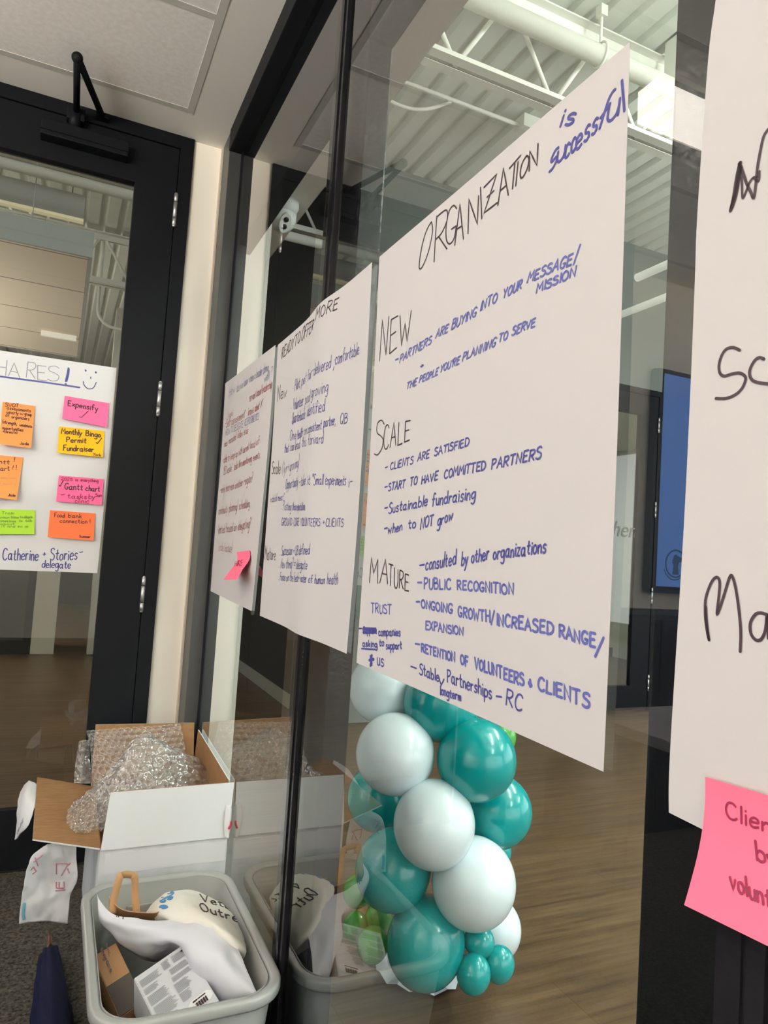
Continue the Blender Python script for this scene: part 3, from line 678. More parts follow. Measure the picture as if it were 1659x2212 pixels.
write(p2, PG2, q2(('rabid', (362, 1322), (396, 1314), 40, 40), ('meat"', (400, 1312), (436, 1306), 40, 40)), NV, .0016)
write(p2, PG2, q2(('.', (418, 1358), (423, 1357), 36, 36), ('Posting', (428, 1362), (476, 1362), 48, 48), ('those', (480, 1362), (508, 1362), 44, 44), ('expectations', (511, 1364), (575, 1362), 46, 46)), NV, .0018)
write(p2, PG2, q2(('.', (410, 1440), (415, 1440), 40, 40), ('GROUND', (420, 1446), (482, 1446), 42, 42), ('CORE', (490, 1446), (531, 1447), 42, 42), ('VOLUNTEERS', (540, 1448), (647, 1450), 42, 42), ('+', (654, 1444), (662, 1444), 36, 36), ('CLIENTS', (667, 1450), (762, 1454), 44, 44)), NV, .0019)
write(p2, PG2, q2(('Mature', (333, 1632), (392, 1632), 78, 60, .05)), IK, .0022, 'heading')
write(p2, PG2, q2(('.', (410, 1606), (415, 1606), 40, 40), ('Succession', (420, 1608), (486, 1604), 56, 54), ('+', (490, 1600), (499, 1600), 40, 40), ('QB', (504, 1606), (530, 1604), 52, 52), ('defined', (535, 1605), (597, 1602), 56, 56)), NV, .0018)
write(p2, PG2, q2(('.', (406, 1674), (411, 1674), 40, 40), ('New', (416, 1676), (442, 1676), 50, 50), ('thing?', (446, 1678), (492, 1680), 56, 60), ('=', (497, 1680), (508, 1680), 50, 50), ('delegate', (516, 1682), (586, 1684), 52, 52)), NV, .0018)
write(p2, PG2, q2(('.', (404, 1742), (409, 1742), 40, 40), ('Focus', (413, 1744), (444, 1745), 46, 44), ('on', (448, 1746), (465, 1747), 44, 44), ('the', (470, 1748), (494, 1749), 46, 46), ('feed', (499, 1750), (530, 1751), 46, 46), ('+', (533, 1750), (542, 1750), 38, 38), ('water', (546, 1754), (580, 1756), 46, 46), ('of', (588, 1757), (606, 1758), 46, 46), ('human', (614, 1760), (662, 1762), 50, 46), ('health', (672, 1763), (730, 1766), 58, 62)), NV, .0018)

PG1 = Plane((0.511, 0, 0), (0, -1, 0), (0, 0, 1), 0.0010, 2.2)
p1 = sheet('chart_sheet', PG1, [(486, 828), (478, 980), (466, 1130), (455, 1277)], [(595, 745), (580, 940), (562, 1130), (543, 1320)], M_PAPER)
tag(p1, 'paper sheet written mostly in red, nearest the corner post', 'poster', 'chart sheets on the glass wall')
RD = M_RED
write(p1, PG1, q2(('How', (135, 748), (168, 722), 56, 54), ('do', (176, 722), (192, 712), 50, 50), ('we', (198, 706), (212, 698), 46, 46), ('know', (217, 694), (240, 676), 52, 52), ('when', (246, 672), (272, 654), 48, 48), ('a', (275, 650), (281, 646), 44, 44), ('leader', (285, 644), (318, 626), 54, 54), ('doing', (322, 622), (352, 606), 54, 54)), mat('slate_ink', (0.14, 0.15, 0.27), 0.6), .0022, 'heading', label='slate blue heading')
write(p1, PG1, q2(('well', (328, 668), (356, 648), 46, 46), ('?', (362, 628), (374, 620), 42, 42)), MATS['slate_ink'], .0022, 'heading')
write(p1, PG1, q2(('servant', (247, 774), (282, 752), 50, 48), ('based', (286, 748), (312, 730), 46, 46), ('leadership', (316, 728), (372, 694), 48, 48)), RD, .0023)
write(p1, PG1, q2(('(wants)', (132, 862), (158, 846), 32, 32)), RD, .0014)
write(p1, PG1, q2(('-Self-assessment"', (115, 918), (230, 856), 48, 46), ('knows', (240, 850), (272, 832), 46, 46), ('about', (276, 830), (302, 812), 46, 46), ('X', (307, 806), (318, 798), 48, 48)), RD, .0023)
write(p1, PG1, q2(('HOW', (118, 960), (142, 948), 34, 34), ('TO', (146, 945), (158, 938), 34, 34), ('DELEGATE', (162, 937), (215, 910), 36, 36), ('RESPONSIBILITIES', (221, 906), (302, 868), 38, 38)), NV, .0016)
write(p1, PG1, q2(('has', (112, 1020), (128, 1010), 36, 36), ('recruited', (134, 1004), (176, 978), 40, 40), ('fellow', (182, 974), (212, 960), 42, 42), ('eds', (217, 956), (242, 944), 40, 40)), RD, .0023)
write(p1, PG1, q2(('-able', (104, 1108), (126, 1098), 42, 42), ('to', (130, 1096), (140, 1090), 40, 40), ('keep', (144, 1088), (168, 1078), 42, 42), ('up', (172, 1076), (184, 1070), 40, 40), ('with', (189, 1066), (208, 1056), 42, 42), ('current', (212, 1054), (246, 1034), 44, 44), ('load', (252, 1030), (278, 1018), 44, 44), ('of', (284, 1012), (302, 1002), 44, 44)), RD, .0022)
write(p1, PG1, q2(('"ED', (106, 1172), (124, 1164), 42, 42), ('asks"', (128, 1162), (156, 1148), 44, 44), ('tasks', (164, 1146), (186, 1134), 42, 42), ('like', (190, 1132), (206, 1124), 42, 42), ('monitoring', (210, 1122), (262, 1098), 44, 44), ('events', (266, 1096), (306, 1078), 46, 46)), RD, .0024)
write(p1, PG1, q2(('-only', (90, 1272), (116, 1264), 44, 44), ('learned', (120, 1262), (164, 1248), 46, 46), ('another', (170, 1246), (214, 1228), 44, 44), ('region?', (218, 1226), (268, 1208), 46, 60)), RD, .0023)
write(p1, PG1, q2(('-continuity', (78, 1388), (132, 1374), 46, 46), ('planning/', (138, 1372), (188, 1360), 48, 48), ('scheduling', (192, 1358), (252, 1344), 48, 48)), RD, .0023)
write(p1, PG1, q2(('-limited', (74, 1492), (116, 1484), 48, 48), ('focused', (120, 1484), (160, 1476), 48, 48), ('on', (164, 1476), (180, 1472), 46, 46), ('delegating?', (186, 1472), (258, 1456), 50, 62)), RD, .0023)
write(p1, PG1, q2(('(scale', (80, 1582), (108, 1584), 46, 46), ('/', (110, 1590), (116, 1590), 46, 46), ('mature)', (118, 1588), (158, 1592), 46, 56)), RD, .0016)

PG4 = Plane((0.499, 0, 0), (0, -1, 0), (0, 0, 1), 0.0008, 0.9)
p4 = sheet('chart_sheet', PG4, [(1553, -90), (1545, 0), (1529, 130), (1507, 460), (1502, 600), (1492, 860), (1478, 1150), (1449, 1620), (1446, 1755)], [(2740, -1100), (2735, -900), (2720, -600), (2690, -100), (2670, 300), (2650, 800), (2630, 1400), (2600, 2100), (2590, 2330)], M_PAPER, nu=40, nv=40)
tag(p4, 'nearest paper sheet at the right edge with big thin black letters', 'poster', 'chart sheets on the glass wall')
scrawl(p4, PG4, [([(1579, 456), (1586, 424), (1592, 385), (1599, 352)], .0034), ([(1581, 450), (1590, 420), (1597, 375), (1599, 352)], .0042), ([(1584, 440), (1595, 395), (1601, 360)], .0036), ([(1599, 352), (1603, 390), (1605, 427), (1613, 412), (1620, 394), (1628, 384), (1638, 382)], .0022),
                 ([(1602, 362), (1613, 395), (1622, 414), (1629, 427), (1633, 400), (1637, 360), (1644, 320), (1651, 292), (1664, 274)], .0026), ([(1629, 384), (1639, 391), (1641, 370)], .0022)], IK, .0024, 'heading')
scrawl(p4, PG4, [[(1600, 757), (1585, 751), (1570, 755), (1560, 770), (1555, 790), (1557, 806), (1566, 813), (1580, 809), (1598, 806), (1610, 812), (1612, 822), (1604, 840), (1590, 853), (1570, 861), (1548, 861)],
                 [(1652, 776), (1640, 773), (1629, 783), (1621, 802), (1624, 818), (1636, 826), (1664, 830)]], IK, .0026, 'heading')
scrawl(p4, PG4, [[(1534, 1383), (1530, 1365), (1526, 1333), (1526, 1300), (1531, 1278), (1541, 1255), (1551, 1247), (1557, 1258), (1555, 1290), (1551, 1325), (1557, 1314), (1568, 1280), (1580, 1244), (1588, 1257), (1596, 1300), (1602, 1360), (1601, 1408)], [(1534, 1383), (1529, 1345), (1527, 1310)],
                 [(1659, 1328), (1645, 1324), (1633, 1328), (1623, 1346), (1624, 1368), (1634, 1382), (1646, 1381), (1655, 1362), (1659, 1330), (1662, 1380)]], IK, .0026, 'heading')

# pink notes stuck on the sheets
PN = Plane((0.494, 0, 0), (0, -1, 0), (0, 0, 1), 0.0004, 0.2)
ztop = PN.hit(1520, 1678).y
PN.fn = lambda p: 0.0006 + 3.2 * max(0.0, ztop - p.y) ** 2
n4 = sheet('sticky_note', PN, [(1524, 1678), (1518, 1790), (1496, 1892), (1478, 1955)], [(1760, 1748), (1756, 1880), (1738, 2000), (1722, 2075)], M_PINK)
tag(n4, 'big pink sticky note beginning Client, at the right edge', 'sticky note')
write(n4, PN, [('Client', (1570, 1767), (1690, 1806), 38, 36, -.05)], M_WINE, .0018)
write(n4, PN, [('by', (1636, 1858), (1680, 1875), 40, 40, -.1)], M_WINE, .0020)
write(n4, PN, [('volunteers', (1580, 1918), (1745, 2002), 42, 42, -.08)], M_WINE, .0020)
PN1 = Plane((0.509, 0, 0), (0, -1, 0), (0, 0, 1), 0.0, 0.2)
zt1 = PN1.hit(525, 1190).y
PN1.fn = lambda p: 0.0006 + 8.0 * max(0.0, zt1 - p.y) ** 2
n1 = sheet('sticky_note', PN1, [(511, 1193), (512, 1212), (497, 1232), (482, 1252)], [(539, 1189), (539, 1208), (524, 1230), (511, 1252)], M_PINK)
tag(n1, 'small pink sticky note curling off the red-written sheet', 'sticky note')
write(n1, PN1, [('HIRE', (506, 1224), (524, 1222), 12, 12, .2)], M_WINE, .002)

# ------------------------------------------------------------------ sheet and notes on the door glass
PD = Plane((0, 2.790, 0), (1, 0, 0), (0, 0, 1), 0.0008, 0.5)
p5 = sheet('chart_sheet', PD, [(-98, 742), (-108, 905), (-118, 1068), (-128, 1226)], [(252, 795), (239, 945), (225, 1090), (210, 1238)], M_PAPER2)
tag(p5, 'white paper sheet titled SHARES with a smiley on the door glass', 'poster')
write(p5, PD, [('SH', (-40, 806), (12, 811), 34, 33, .05), ('A', (18, 812), (43, 817), 34, 33, .0), ('R', (55, 816), (76, 819), 33, 33, .05), ('E', (79, 819), (101, 822), 33, 33, .02), ('S', (101, 822), (127, 824), 34, 33, .02)], M_PENCIL, .0026, 'heading', sl=.03)
scrawl(p5, PD, [([(-60, 804), (0, 813), (90, 825), (172, 837)], .006), ([(148, 795), (146, 806), (142, 824)], .006), ([(149, 797), (148, 808), (144, 824)], .005), ([(142, 829), (142, 833)], .007)], M_BLUE, .006, 'underline')
scrawl(p5, PD, [[(184, 799), (186, 800), (185, 802), (184, 799)], [(206, 803), (208, 804), (207, 806), (206, 803)], [(196, 814), (196, 818)], [(180, 824), (182, 832), (189, 839), (196, 840), (203, 836), (208, 826)]], M_BLUE2, .0030, 'smiley')
write(p5, PD, [('Catherine', (5, 1210), (82, 1210), 26, 24), ('+', (92, 1203), (98, 1203), 14, 14), ('Stories', (108, 1210), (166, 1209), 24, 26), ('-', (171, 1198), (178, 1197), 12, 12)], M_BLUE2, .0034)
write(p5, PD, [('delegate', (90, 1226), (152, 1228), 17, 17)], M_BLUE2, .0032)
PDN = Plane((0, 2.7865, 0), (1, 0, 0), (0, 0, 1), 0.0003, 0.5)
def note(corners, m, label, lines, w=.0026):
    """corners: TL TR BR BL"""
    tl, tr, br, bl = corners
    zt = PDN.hit(*tl).y; pl = Plane((0, 2.7872, 0), (1, 0, 0), (0, 0, 1), 0.0, 0.5); pl.fn = lambda p: 1.1 * max(0, zt - p.y) ** 2
    ml = ((tl[0] + bl[0]) / 2, (tl[1] + bl[1]) / 2); mr = ((tr[0] + br[0]) / 2, (tr[1] + br[1]) / 2)
    o = tag(sheet('sticky_note', pl, [tl, ml, bl], [tr, mr, br], m, nu=8, nv=8), label, 'sticky note')
    for words, ink, ww in lines: write(o, pl, words, ink, ww, 'handwritten_line')
    return o
note([(140, 855), (236, 871), (231, 923), (134, 904)], M_PINK2, 'pink sticky note reading Expensify with a tick, on the door sheet', [([('Expensify', (146, 876), (211, 888), 11, 11)], IK, .0032), ([('^', (170, 904), (190, 896), 8, 8)], IK, .0022)])
note([(128, 921), (226, 931), (222, 988), (124, 978)], M_YEL, 'yellow sticky note about the Monthly Bingo Permit Fundraiser', [([('Monthly', (132, 936), (176, 941), 11, 12), ('Bingo', (185, 941), (217, 945), 11, 11)], IK, .0034), ([('Permit', (143, 955), (186, 957), 11, 11), ('^', (207, 960), (218, 955), 8, 8)], IK, .0032), ([('Fundraiser', (136, 973), (202, 976), 12, 11)], IK, .0034), ([('York', (201, 984), (218, 986), 6, 6)], IK, .002)])
note([(127, 1027), (224, 1035), (220, 1091), (121, 1083)], M_PINK2, 'pink sticky note reading Gantt chart tasks by Sun clinic', [([('2025', (132, 1037), (156, 1039), 6, 6), ('is', (162, 1039), (168, 1039), 6, 6), ('everything', (174, 1040), (212, 1042), 7, 7)], M_WINE, .002), ([('^', (127, 1052), (136, 1046), 8, 8), ('Gantt', (139, 1057), (178, 1059), 13, 13), ('chart', (185, 1060), (215, 1062), 12, 12)], IK, .003), ([('-', (131, 1073), (139, 1073), 8, 8), ('tasks', (146, 1076), (187, 1078), 10, 10), ('by', (191, 1077), (204, 1078), 10, 10), ('Sun', (206, 1073), (219, 1073), 7, 7)], M_WINE, .0024), ([('clinic', (161, 1086), (192, 1087), 9, 9)], M_WINE, .0022)])
note([(108, 1102), (206, 1109), (202, 1168), (103, 1160)], M_CORAL, 'coral sticky note reading Food bank connection', [([('Food', (117, 1117), (139, 1118), 9, 9), ('bank', (147, 1118), (176, 1119), 9, 9)], IK, .0022), ([('connection', (129, 1129), (188, 1131), 9, 9), ('!', (193, 1131), (196, 1131), 9, 9)], IK, .0022), ([('Summer', (171, 1161), (195, 1162), 5, 5)], IK, .002)])
note([(6, 868), (76, 877), (67, 968), (-3, 959)], M_ORANGE, 'orange sticky note about SWOT assessments, highest of the left column', [([('SWOT', (11, 878), (40, 880), 8, 8)], M_INK, .002), ([('assessments', (15, 884), (66, 891), 7, 7)], M_INK, .002), ([('yearly', (14, 893), (40, 896), 7, 7), ('w', (43, 896), (50, 897), 7, 7), ('group', (53, 897), (68, 899), 7, 7)], M_INK, .002), ([('of', (12, 900), (20, 901), 7, 7), ('organizers', (25, 903), (63, 908), 7, 7)], M_INK, .002), ([('(strength,', (5, 914), (36, 919), 7, 7), ('weakness', (42, 921), (69, 924), 7, 7)], M_INK, .002), ([('opportunities', (5, 927), (50, 932), 7, 7)], M_INK, .002), ([('+threats)', (6, 935), (37, 937), 6, 6)], M_INK, .002), ([('Jade', (43, 960), (62, 962), 6, 6)], M_INK, .002)])
note([(-46, 979), (50, 988), (36, 1080), (-60, 1068)], M_ORANGE, 'orange sticky note reading Gantt chart with exclamation marks', [([('Gantt', (-24, 1000), (20, 1003), 10, 10), ('!', (28, 998), (33, 997), 9, 9)], IK, .0026), ([('chart', (-14, 1016), (20, 1017), 10, 10), ('!!', (25, 1014), (35, 1014), 9, 9)], IK, .0026), ([('with', (-20, 1034), (0, 1034), 5, 5), ('milestones', (2, 1034), (34, 1035), 5, 5)], M_PALEINK, .0016), ([('check', (-20, 1046), (2, 1046), 5, 5), ('monthly', (6, 1047), (36, 1048), 5, 5)], M_PALEINK, .0016), ([('Jade', (17, 1072), (33, 1073), 6, 6)], M_INK, .002)])
note([(-24, 1099), (76, 1102), (74, 1154), (-26, 1154)], M_GREENN, 'lime green sticky note with faint writing on the door sheet', [([('Train', (4, 1110), (30, 1111), 5, 5)], M_GREENINK, .002), ([('your', (0, 1119), (20, 1120), 5, 5), ('team', (23, 1119), (40, 1120), 5, 5), ('to', (43, 1119), (50, 1119), 5, 5), ('delegate', (52, 1119), (70, 1119), 5, 5)], M_GREENINK, .002), ([('sometimes', (-4, 1127), (34, 1128), 5, 5), ('to', (41, 1127), (48, 1127), 5, 5), ('talk', (55, 1127), (69, 1127), 5, 5)], M_GREENINK, .002), ([('about', (0, 1134), (31, 1134), 5, 5)], M_GREENINK, .0018), ([('it', (2, 1139), (10, 1139), 5, 5), ('and', (16, 1139), (32, 1139), 5, 5), ('so', (38, 1139), (48, 1139), 5, 5), ('on', (54, 1139), (60, 1139), 5, 5)], M_GREENINK, .0018)])

# ------------------------------------------------------------------ balloons
BC = PZ(945, 2130, 0.0)
AX = Vector((BC.x + 0.02, BC.y + 0.03, 0))
col = thing('balloon_column', (AX.x, AX.y, 0), 'column of teal, white and green balloons on the wood floor behind the glass', 'balloons')
BAL = [  # px py rx ry depth colour
 (828, 1486, 74, 76, 2.04, 'w'), (854, 1628, 87, 86, 1.90, 'w'), (953, 1517, 83, 84, 1.96, 't'), (1029, 1641, 86, 88, 1.88, 't'), (1078, 1592, 35, 42, 2.06, 'g'),
 (818, 1722, 67, 72, 2.06, 't'), (1076, 1753, 72, 76, 1.99, 't'), (938, 1780, 87, 93, 1.82, 'w'), (849, 1879, 82, 85, 1.90, 't'), (1023, 1907, 90, 95, 1.85, 'w'),
 (1069, 1838, 35, 38, 2.06, 't'), (1062, 2006, 63, 66, 2.04, 'w'), (920, 2036, 80, 96, 1.86, 't'), (1035, 2034, 34, 34, 1.87, 't'), (1023, 2104, 35, 42, 1.82, 't'), (1078, 2083, 31, 39, 1.86, 't'),
 (817, 1984, 27, 34, 1.98, 'g'), (805, 2041, 32, 39, 1.90, 'g'), (768, 2003, 27, 32, 1.96, 'g'), (772, 1925, 28, 36, 2.05, 'g')]
CM = {'w': (M_WBAL, 'white balloon'), 't': (M_TEAL, 'teal balloon'), 'g': (M_GBAL, 'green balloon')}
for (px, py, rx, ry, d, c) in BAL:
    dv = ray(px, py); p = CAM + dv * d
    R1, R2 = rx * d / F_PX, ry * d / F_PX
    out = (p - Vector((AX.x, AX.y, p.z))); out.z = 0.25 * (1 if random.random() > .5 else -1) * out.length
    b = NB(); sphere(b, p, (R1 + R2) / 2 * 0.98, R1, R2, seg=48, rings=32)
    o = obj('balloon', b, CM[c][0], col, label=CM[c][1])
    kp = p - out.normalized() * (R1 * 1.02); kn = NB()
    tube(kn, [p - out.normalized() * (R1 * 0.98), kp, kp - out.normalized() * 0.012], [0.008, 0.004, 0.008], 8)
    obj('knot', kn, CM[c][0], o)
b = NB(); tube(b, [(AX.x, AX.y, 0.0), (AX.x, AX.y, 0.95)], 0.006, 10)
obj('pole', b, M_WHITEST, col, label='thin white pole')
def foil(cx, cy, r, seed):
    b = NB(); n = 22; c = b.verts.new((cx, cy, 0.05)); rings = []
    for k in (1, 2, 3):
        rg = []
        for i in range(n):
            a = i * 2 * math.pi / n; rr = r * k / 3 * (1 + 0.18 * noise.noise(Vector((math.cos(a) * 2 + seed, math.sin(a) * 2, k))))
            rg.append(b.verts.new((cx + rr * math.cos(a), cy + rr * math.sin(a), 0.002 + (3 - k) * 0.016 * (1 + 0.8 * noise.noise(Vector((i * .9, k, seed)))) + (0.014 if i % 2 and k == 3 else 0))))
        rings.append(rg)
    for i in range(n):
        b.faces.new((c, rings[0][i], rings[0][(i + 1) % n]))
        for k in (0, 1): b.faces.new((rings[k][i], rings[k + 1][i], rings[k + 1][(i + 1) % n], rings[k][(i + 1) % n]))
    return obj('weight_wrap', b, mat('white_foil', (0.72, 0.75, 0.85), 0.4), col, label='white crinkled wrap around the base')
f0 = PZ(905, 2095, 0.0); foil(f0.x, f0.y, 0.125, 3.1)

# ------------------------------------------------------------------ storage bin
def rrect(x0, x1, y0, y1, r, z, n=8):
    P = []
    for cx, cy, a0 in ((x1 - r, y1 - r, 0), (x0 + r, y1 - r, 90), (x0 + r, y0 + r, 180), (x1 - r, y0 + r, 270)):
        for k in range(n + 1):
            a = math.radians(a0 + 90 * k / n); P.append((cx + r * math.cos(a), cy + r * math.sin(a), z))
    return P
def loft(bm, loops, close=True):
    R = [[bm.verts.new(p) for p in L] for L in loops]
    for a, b in zip(R, R[1:]):
        for i in range(len(a)):
            f = bm.faces.new((a[i], a[(i + 1) % len(a)], b[(i + 1) % len(b)], b[i])); f.smooth = True
    return R
BX0, BX1, BY0, BY1, BZ = 0.142, 0.487, 1.405, 1.966, 0.285
binr = thing('storage_bin', ((BX0 + BX1) / 2, (BY0 + BY1) / 2, 0), 'grey plastic storage bin full of bags and boxes on the carpet', 'bin')
def rr(i, z, r=0.07): return rrect(BX0 + i, BX1 - i, BY0 + i, BY1 - i, r, z)
b = NB()
R = loft(b, [rr(.04, 0.0, .06), rr(.028, .006, .07), rr(.012, .15), rr(.002, BZ - .022), rr(.006, BZ - .02), rr(.008, BZ - .005), rr(.010, BZ - .004), rr(.018, .15), rr(.036, .010, .06), rr(.046, .006, .05)])
b.faces.new(R[0][::-1]); b.faces.new(R[-1])
obj('bin_body', b, M_BIN, binr)
b = NB()
loft(b, [rr(-.004, BZ - .022, .08), rr(-.0135, BZ - .022, .085), rr(-.015, BZ - .018, .085), rr(-.015, BZ - .004, .085), rr(-.013, BZ - .0005, .084), rr(-.008, BZ + .001, .08), rr(.002, BZ - .001, .074), rr(.0075, BZ - .006, .07), rr(.004, BZ - .010, .07), rr(-.004, BZ - .022, .08)])
obj('rim', b, mat('light_grey_plastic', (0.31, 0.317, 0.308), 0.3, spec=0.5), binr, label='pale rolled rim')
for yy in (BY1 - .0185, BY0 + .0115):
    b = NB(); box(b, BX0 + .10, BX1 - .10, yy, yy + .007, BZ - .085, BZ - .055, bev=0.003); obj('handle_recess', b, mat('grip_grey_plastic', (0.36, 0.36, 0.34), 0.4), binr, label='grip recess')  # thin slab in one even grey marks the grip
# contents
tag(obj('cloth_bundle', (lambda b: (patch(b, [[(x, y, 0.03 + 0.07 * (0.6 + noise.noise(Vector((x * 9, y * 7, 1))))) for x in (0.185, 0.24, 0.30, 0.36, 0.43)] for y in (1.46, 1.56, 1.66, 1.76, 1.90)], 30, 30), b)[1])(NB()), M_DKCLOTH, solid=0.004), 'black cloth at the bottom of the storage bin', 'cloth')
def face_box(name, A, B, D, depth, m, label, cat, down=True):
    """box whose visible face has corner A with edges to B and D; the body goes down from it"""
    A, B, D = Vector(A), Vector(B), Vector(D); u, v = B - A, D - A
    nrm = u.cross(v).normalized()
    if nrm.z < 0: nrm = -nrm
    bm = NB(); obox(bm, A, u, v, -nrm * depth)
    bmesh.ops.bevel(bm, geom=bm.edges[:], offset=0.0015, segments=2, affect='EDGES')
    o = tag(obj(name, bm, m), label, cat)
    return o, None
# white product carton: face corners in the photograph (398,2037) (289,2112) (473,2161)
A, B_, D_ = PZ(398, 2038, .262), PZ(289, 2113, .240), PZ(474, 2162, .232)
prod, pp = face_box('carton', B_, A, B_ + (D_ - A), 0.085, M_PRBOX, 'pale grey printed carton with a barcode, leaning in the bin', 'box')
pv = Skew(B_, A - B_, D_ - A)
LU, LV = (A - B_).length, (D_ - A).length
def fp(u, v): return Vector((u * LU, -v * LV))
bm = NB()
random.seed(3)
def para(u0, u1, v0, n, step, seedw=0.25):
    for k in range(n):
        e = u1 - random.random() * seedw * (u1 - u0)
        ribbon(bm, pv, [fp(u0, v0 + k * step), fp(e, v0 + k * step)], 0.0022, 0.0012)
para(.05, .42, .10, 6, .018); para(.05, .30, .24, 5, .018); para(.05, .42, .36, 8, .018); para(.06, .45, .53, 10, .018); para(.05, .45, .74, 9, .018)
para(.48, .62, .06, 7, .018); para(.68, .95, .07, 6, .018); para(.55, .96, .22, 5, .018); para(.52, .95, .34, 4, .018); para(.5, .78, .44, 8, .018); para(.5, .70, .60, 7, .018)
obj_split('small_print', bm, M_GREYINK, prod, label='grey lines of small print')
bm = NB(); ribbon(bm, pv, [fp(.88, .08), fp(.96, .08)], 0.005, 0.0014); obj('print_mark', bm, M_INK, prod)
bm = NB(); ribbon(bm, pv, [fp(.60, .84), fp(.90, .84)], 0.026, 0.0012); lab = obj('barcode_label', bm, M_LABEL, prod, label='white barcode label')
bm = NB()
for k in range(15): ribbon(bm, pv, [fp(.645 + k * .0145, .835), fp(.645 + k * .0145, .90)], 0.0008 + 0.0009 * (k * 7 % 3), 0.0016)
ribbon(bm, pv, [fp(.63, .80), fp(.70, .80)], .004, .0016); ribbon(bm, pv, [fp(.72, .80), fp(.86, .80)], .003, .0016)
obj_split('barcode', bm, M_INK, lab)
random.seed(11)
# kraft carton with grey sleeve
A, B_, C_ = PZ(250, 2036, .215), PZ(200, 2066, .205), PZ(311, 2162, .175)
kb, _ = face_box('kraft_carton', B_, A, B_ + (C_ - A), 0.06, M_KRAFT2, 'small kraft carton with a dark grey end, at the left of the bin', 'box')
pv2 = Skew(B_, A - B_, C_ - A)
LU2, LV2 = (A - B_).length, (C_ - A).length
bm = NB(); q = [Vector((0.001, -LV2 * .53)), Vector((LU2 - .001, -LV2 * .53)), Vector((LU2 - .001, -LV2 + .001)), Vector((0.001, -LV2 + .001))]
vs = [bm.verts.new(pv2.at(p, .0010)) for p in q]; vs2 = [bm.verts.new(pv2.at(p, -.0005)) for p in q]
bm.faces.new(vs[::-1]); bm.faces.new(vs2)
for i in range(4): bm.faces.new((vs[i], vs[(i + 1) % 4], vs2[(i + 1) % 4], vs2[i]))
bmesh.ops.recalc_face_normals(bm, faces=bm.faces[:])
obj('grey_sleeve', bm, M_GREYC, kb, label='dark grey printed end')
bm = NB(); word(bm, pv2, 'engrave', (217, 2053), (239, 2103), 12, 12, .0024, .35); word(bm, pv2, 'SONIC', (228, 2043), (236, 2066), 6, 6, .0012, .35); obj_split('print', bm, M_FADED, kb)
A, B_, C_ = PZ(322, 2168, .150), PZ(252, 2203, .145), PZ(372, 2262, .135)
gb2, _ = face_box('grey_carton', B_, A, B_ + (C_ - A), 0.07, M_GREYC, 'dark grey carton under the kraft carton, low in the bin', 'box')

# cream tote bag, stuffed
def pz(*a): return [PZ(*p) for p in a]
b = NB()
patch(b, [pz((312, 1976, .20), (345, 1940, .262), (372, 1927, .275), (430, 1930, .275), (492, 1960, .262), (545, 1996, .225)),
          pz((308, 1986, .19), (340, 1952, .275), (380, 1934, .30), (440, 1945, .305), (502, 1975, .29), (552, 2012, .24)),
          pz((315, 1998, .18), (345, 1972, .29), (390, 1955, .315), (452, 1972, .325), (515, 2005, .30), (556, 2032, .245)),
          pz((335, 2012, .18), (370, 1996, .28), (420, 1990, .31), (478, 2012, .32), (526, 2042, .29), (553, 2056, .235)),
          pz((360, 2030, .16), (400, 2026, .24), (450, 2032, .27), (500, 2056, .27), (530, 2074, .245), (545, 2080, .205)),
          pz((380, 2050, .08), (420, 2056, .12), (460, 2070, .15), (500, 2090, .16), (525, 2098, .15), (536, 2098, .13))], 48, 48,
      disp=lambda p, u, v: 0.005 * noise.noise(p * 16) + 0.003 * noise.noise(p * 38))
def tuck(bm, m=.030):
    for v in bm.verts:
        k = m + max(0, (BZ - v.co.z)) * .10 if v.co.z < BZ + .01 else m * .3
        v.co.x = min(max(v.co.x, BX0 + k), BX1 - k); v.co.y = min(v.co.y, BY1 - k)
tuck(b)
tote = tag(obj('tote_bag', b, M_TOTE, solid=0.002), 'stuffed cream canvas tote bag printed Vet Outreach, in the bin', 'bag')
def surf_pen(parent, polylines, m, w, zf, name):
    """pen line laid on a bulging cloth: pixels with a height function"""
    bm = NB()
    for L in polylines:
        P = [PZ(px, py, zf(px, py)) for (px, py) in L]
        if len(P) > 2: P = [cr_eval(P, i / (5 * (len(P) - 1))) for i in range(5 * (len(P) - 1) + 1)]
        tube(bm, P, w, 6)
    return obj(name, bm, m, parent)
def tri_hit(bvh, px, py, lift=0.0012):
    d = ray(px, py).normalized(); h = bvh.ray_cast(CAM, d)
    if h[0] is None: return None
    n = h[1] if h[1].dot(d) < 0 else -h[1]
    return h[0] + n * lift
from mathutils.bvhtree import BVHTree
def bvh_of(o):
    me = o.data; base = WL[o.name]
    return BVHTree.FromPolygons([v.co + base for v in me.vertices], [tuple(p.vertices) for p in me.polygons])
def cloth_print(parent, bvh, polylines, m, w, name, fill=False):
    bm = NB()
    for L in polylines:
        L2 = []
        for a, c in zip(L, L[1:]):
            k = max(1, int(math.hypot(c[0] - a[0], c[1] - a[1]) / 2))
            L2 += [(a[0] + (c[0] - a[0]) * i / k, a[1] + (c[1] - a[1]) * i / k) for i in range(k)]
        L2.append(L[-1])
        run = []
        for p in L2 + [None]:
            h = tri_hit(bvh, *p) if p else None
            if h is not None: run.append(h)
            else:
                if len(run) > 1: tube(bm, run, w, 6)
                run = []
    return obj_split(name, bm, m, parent)
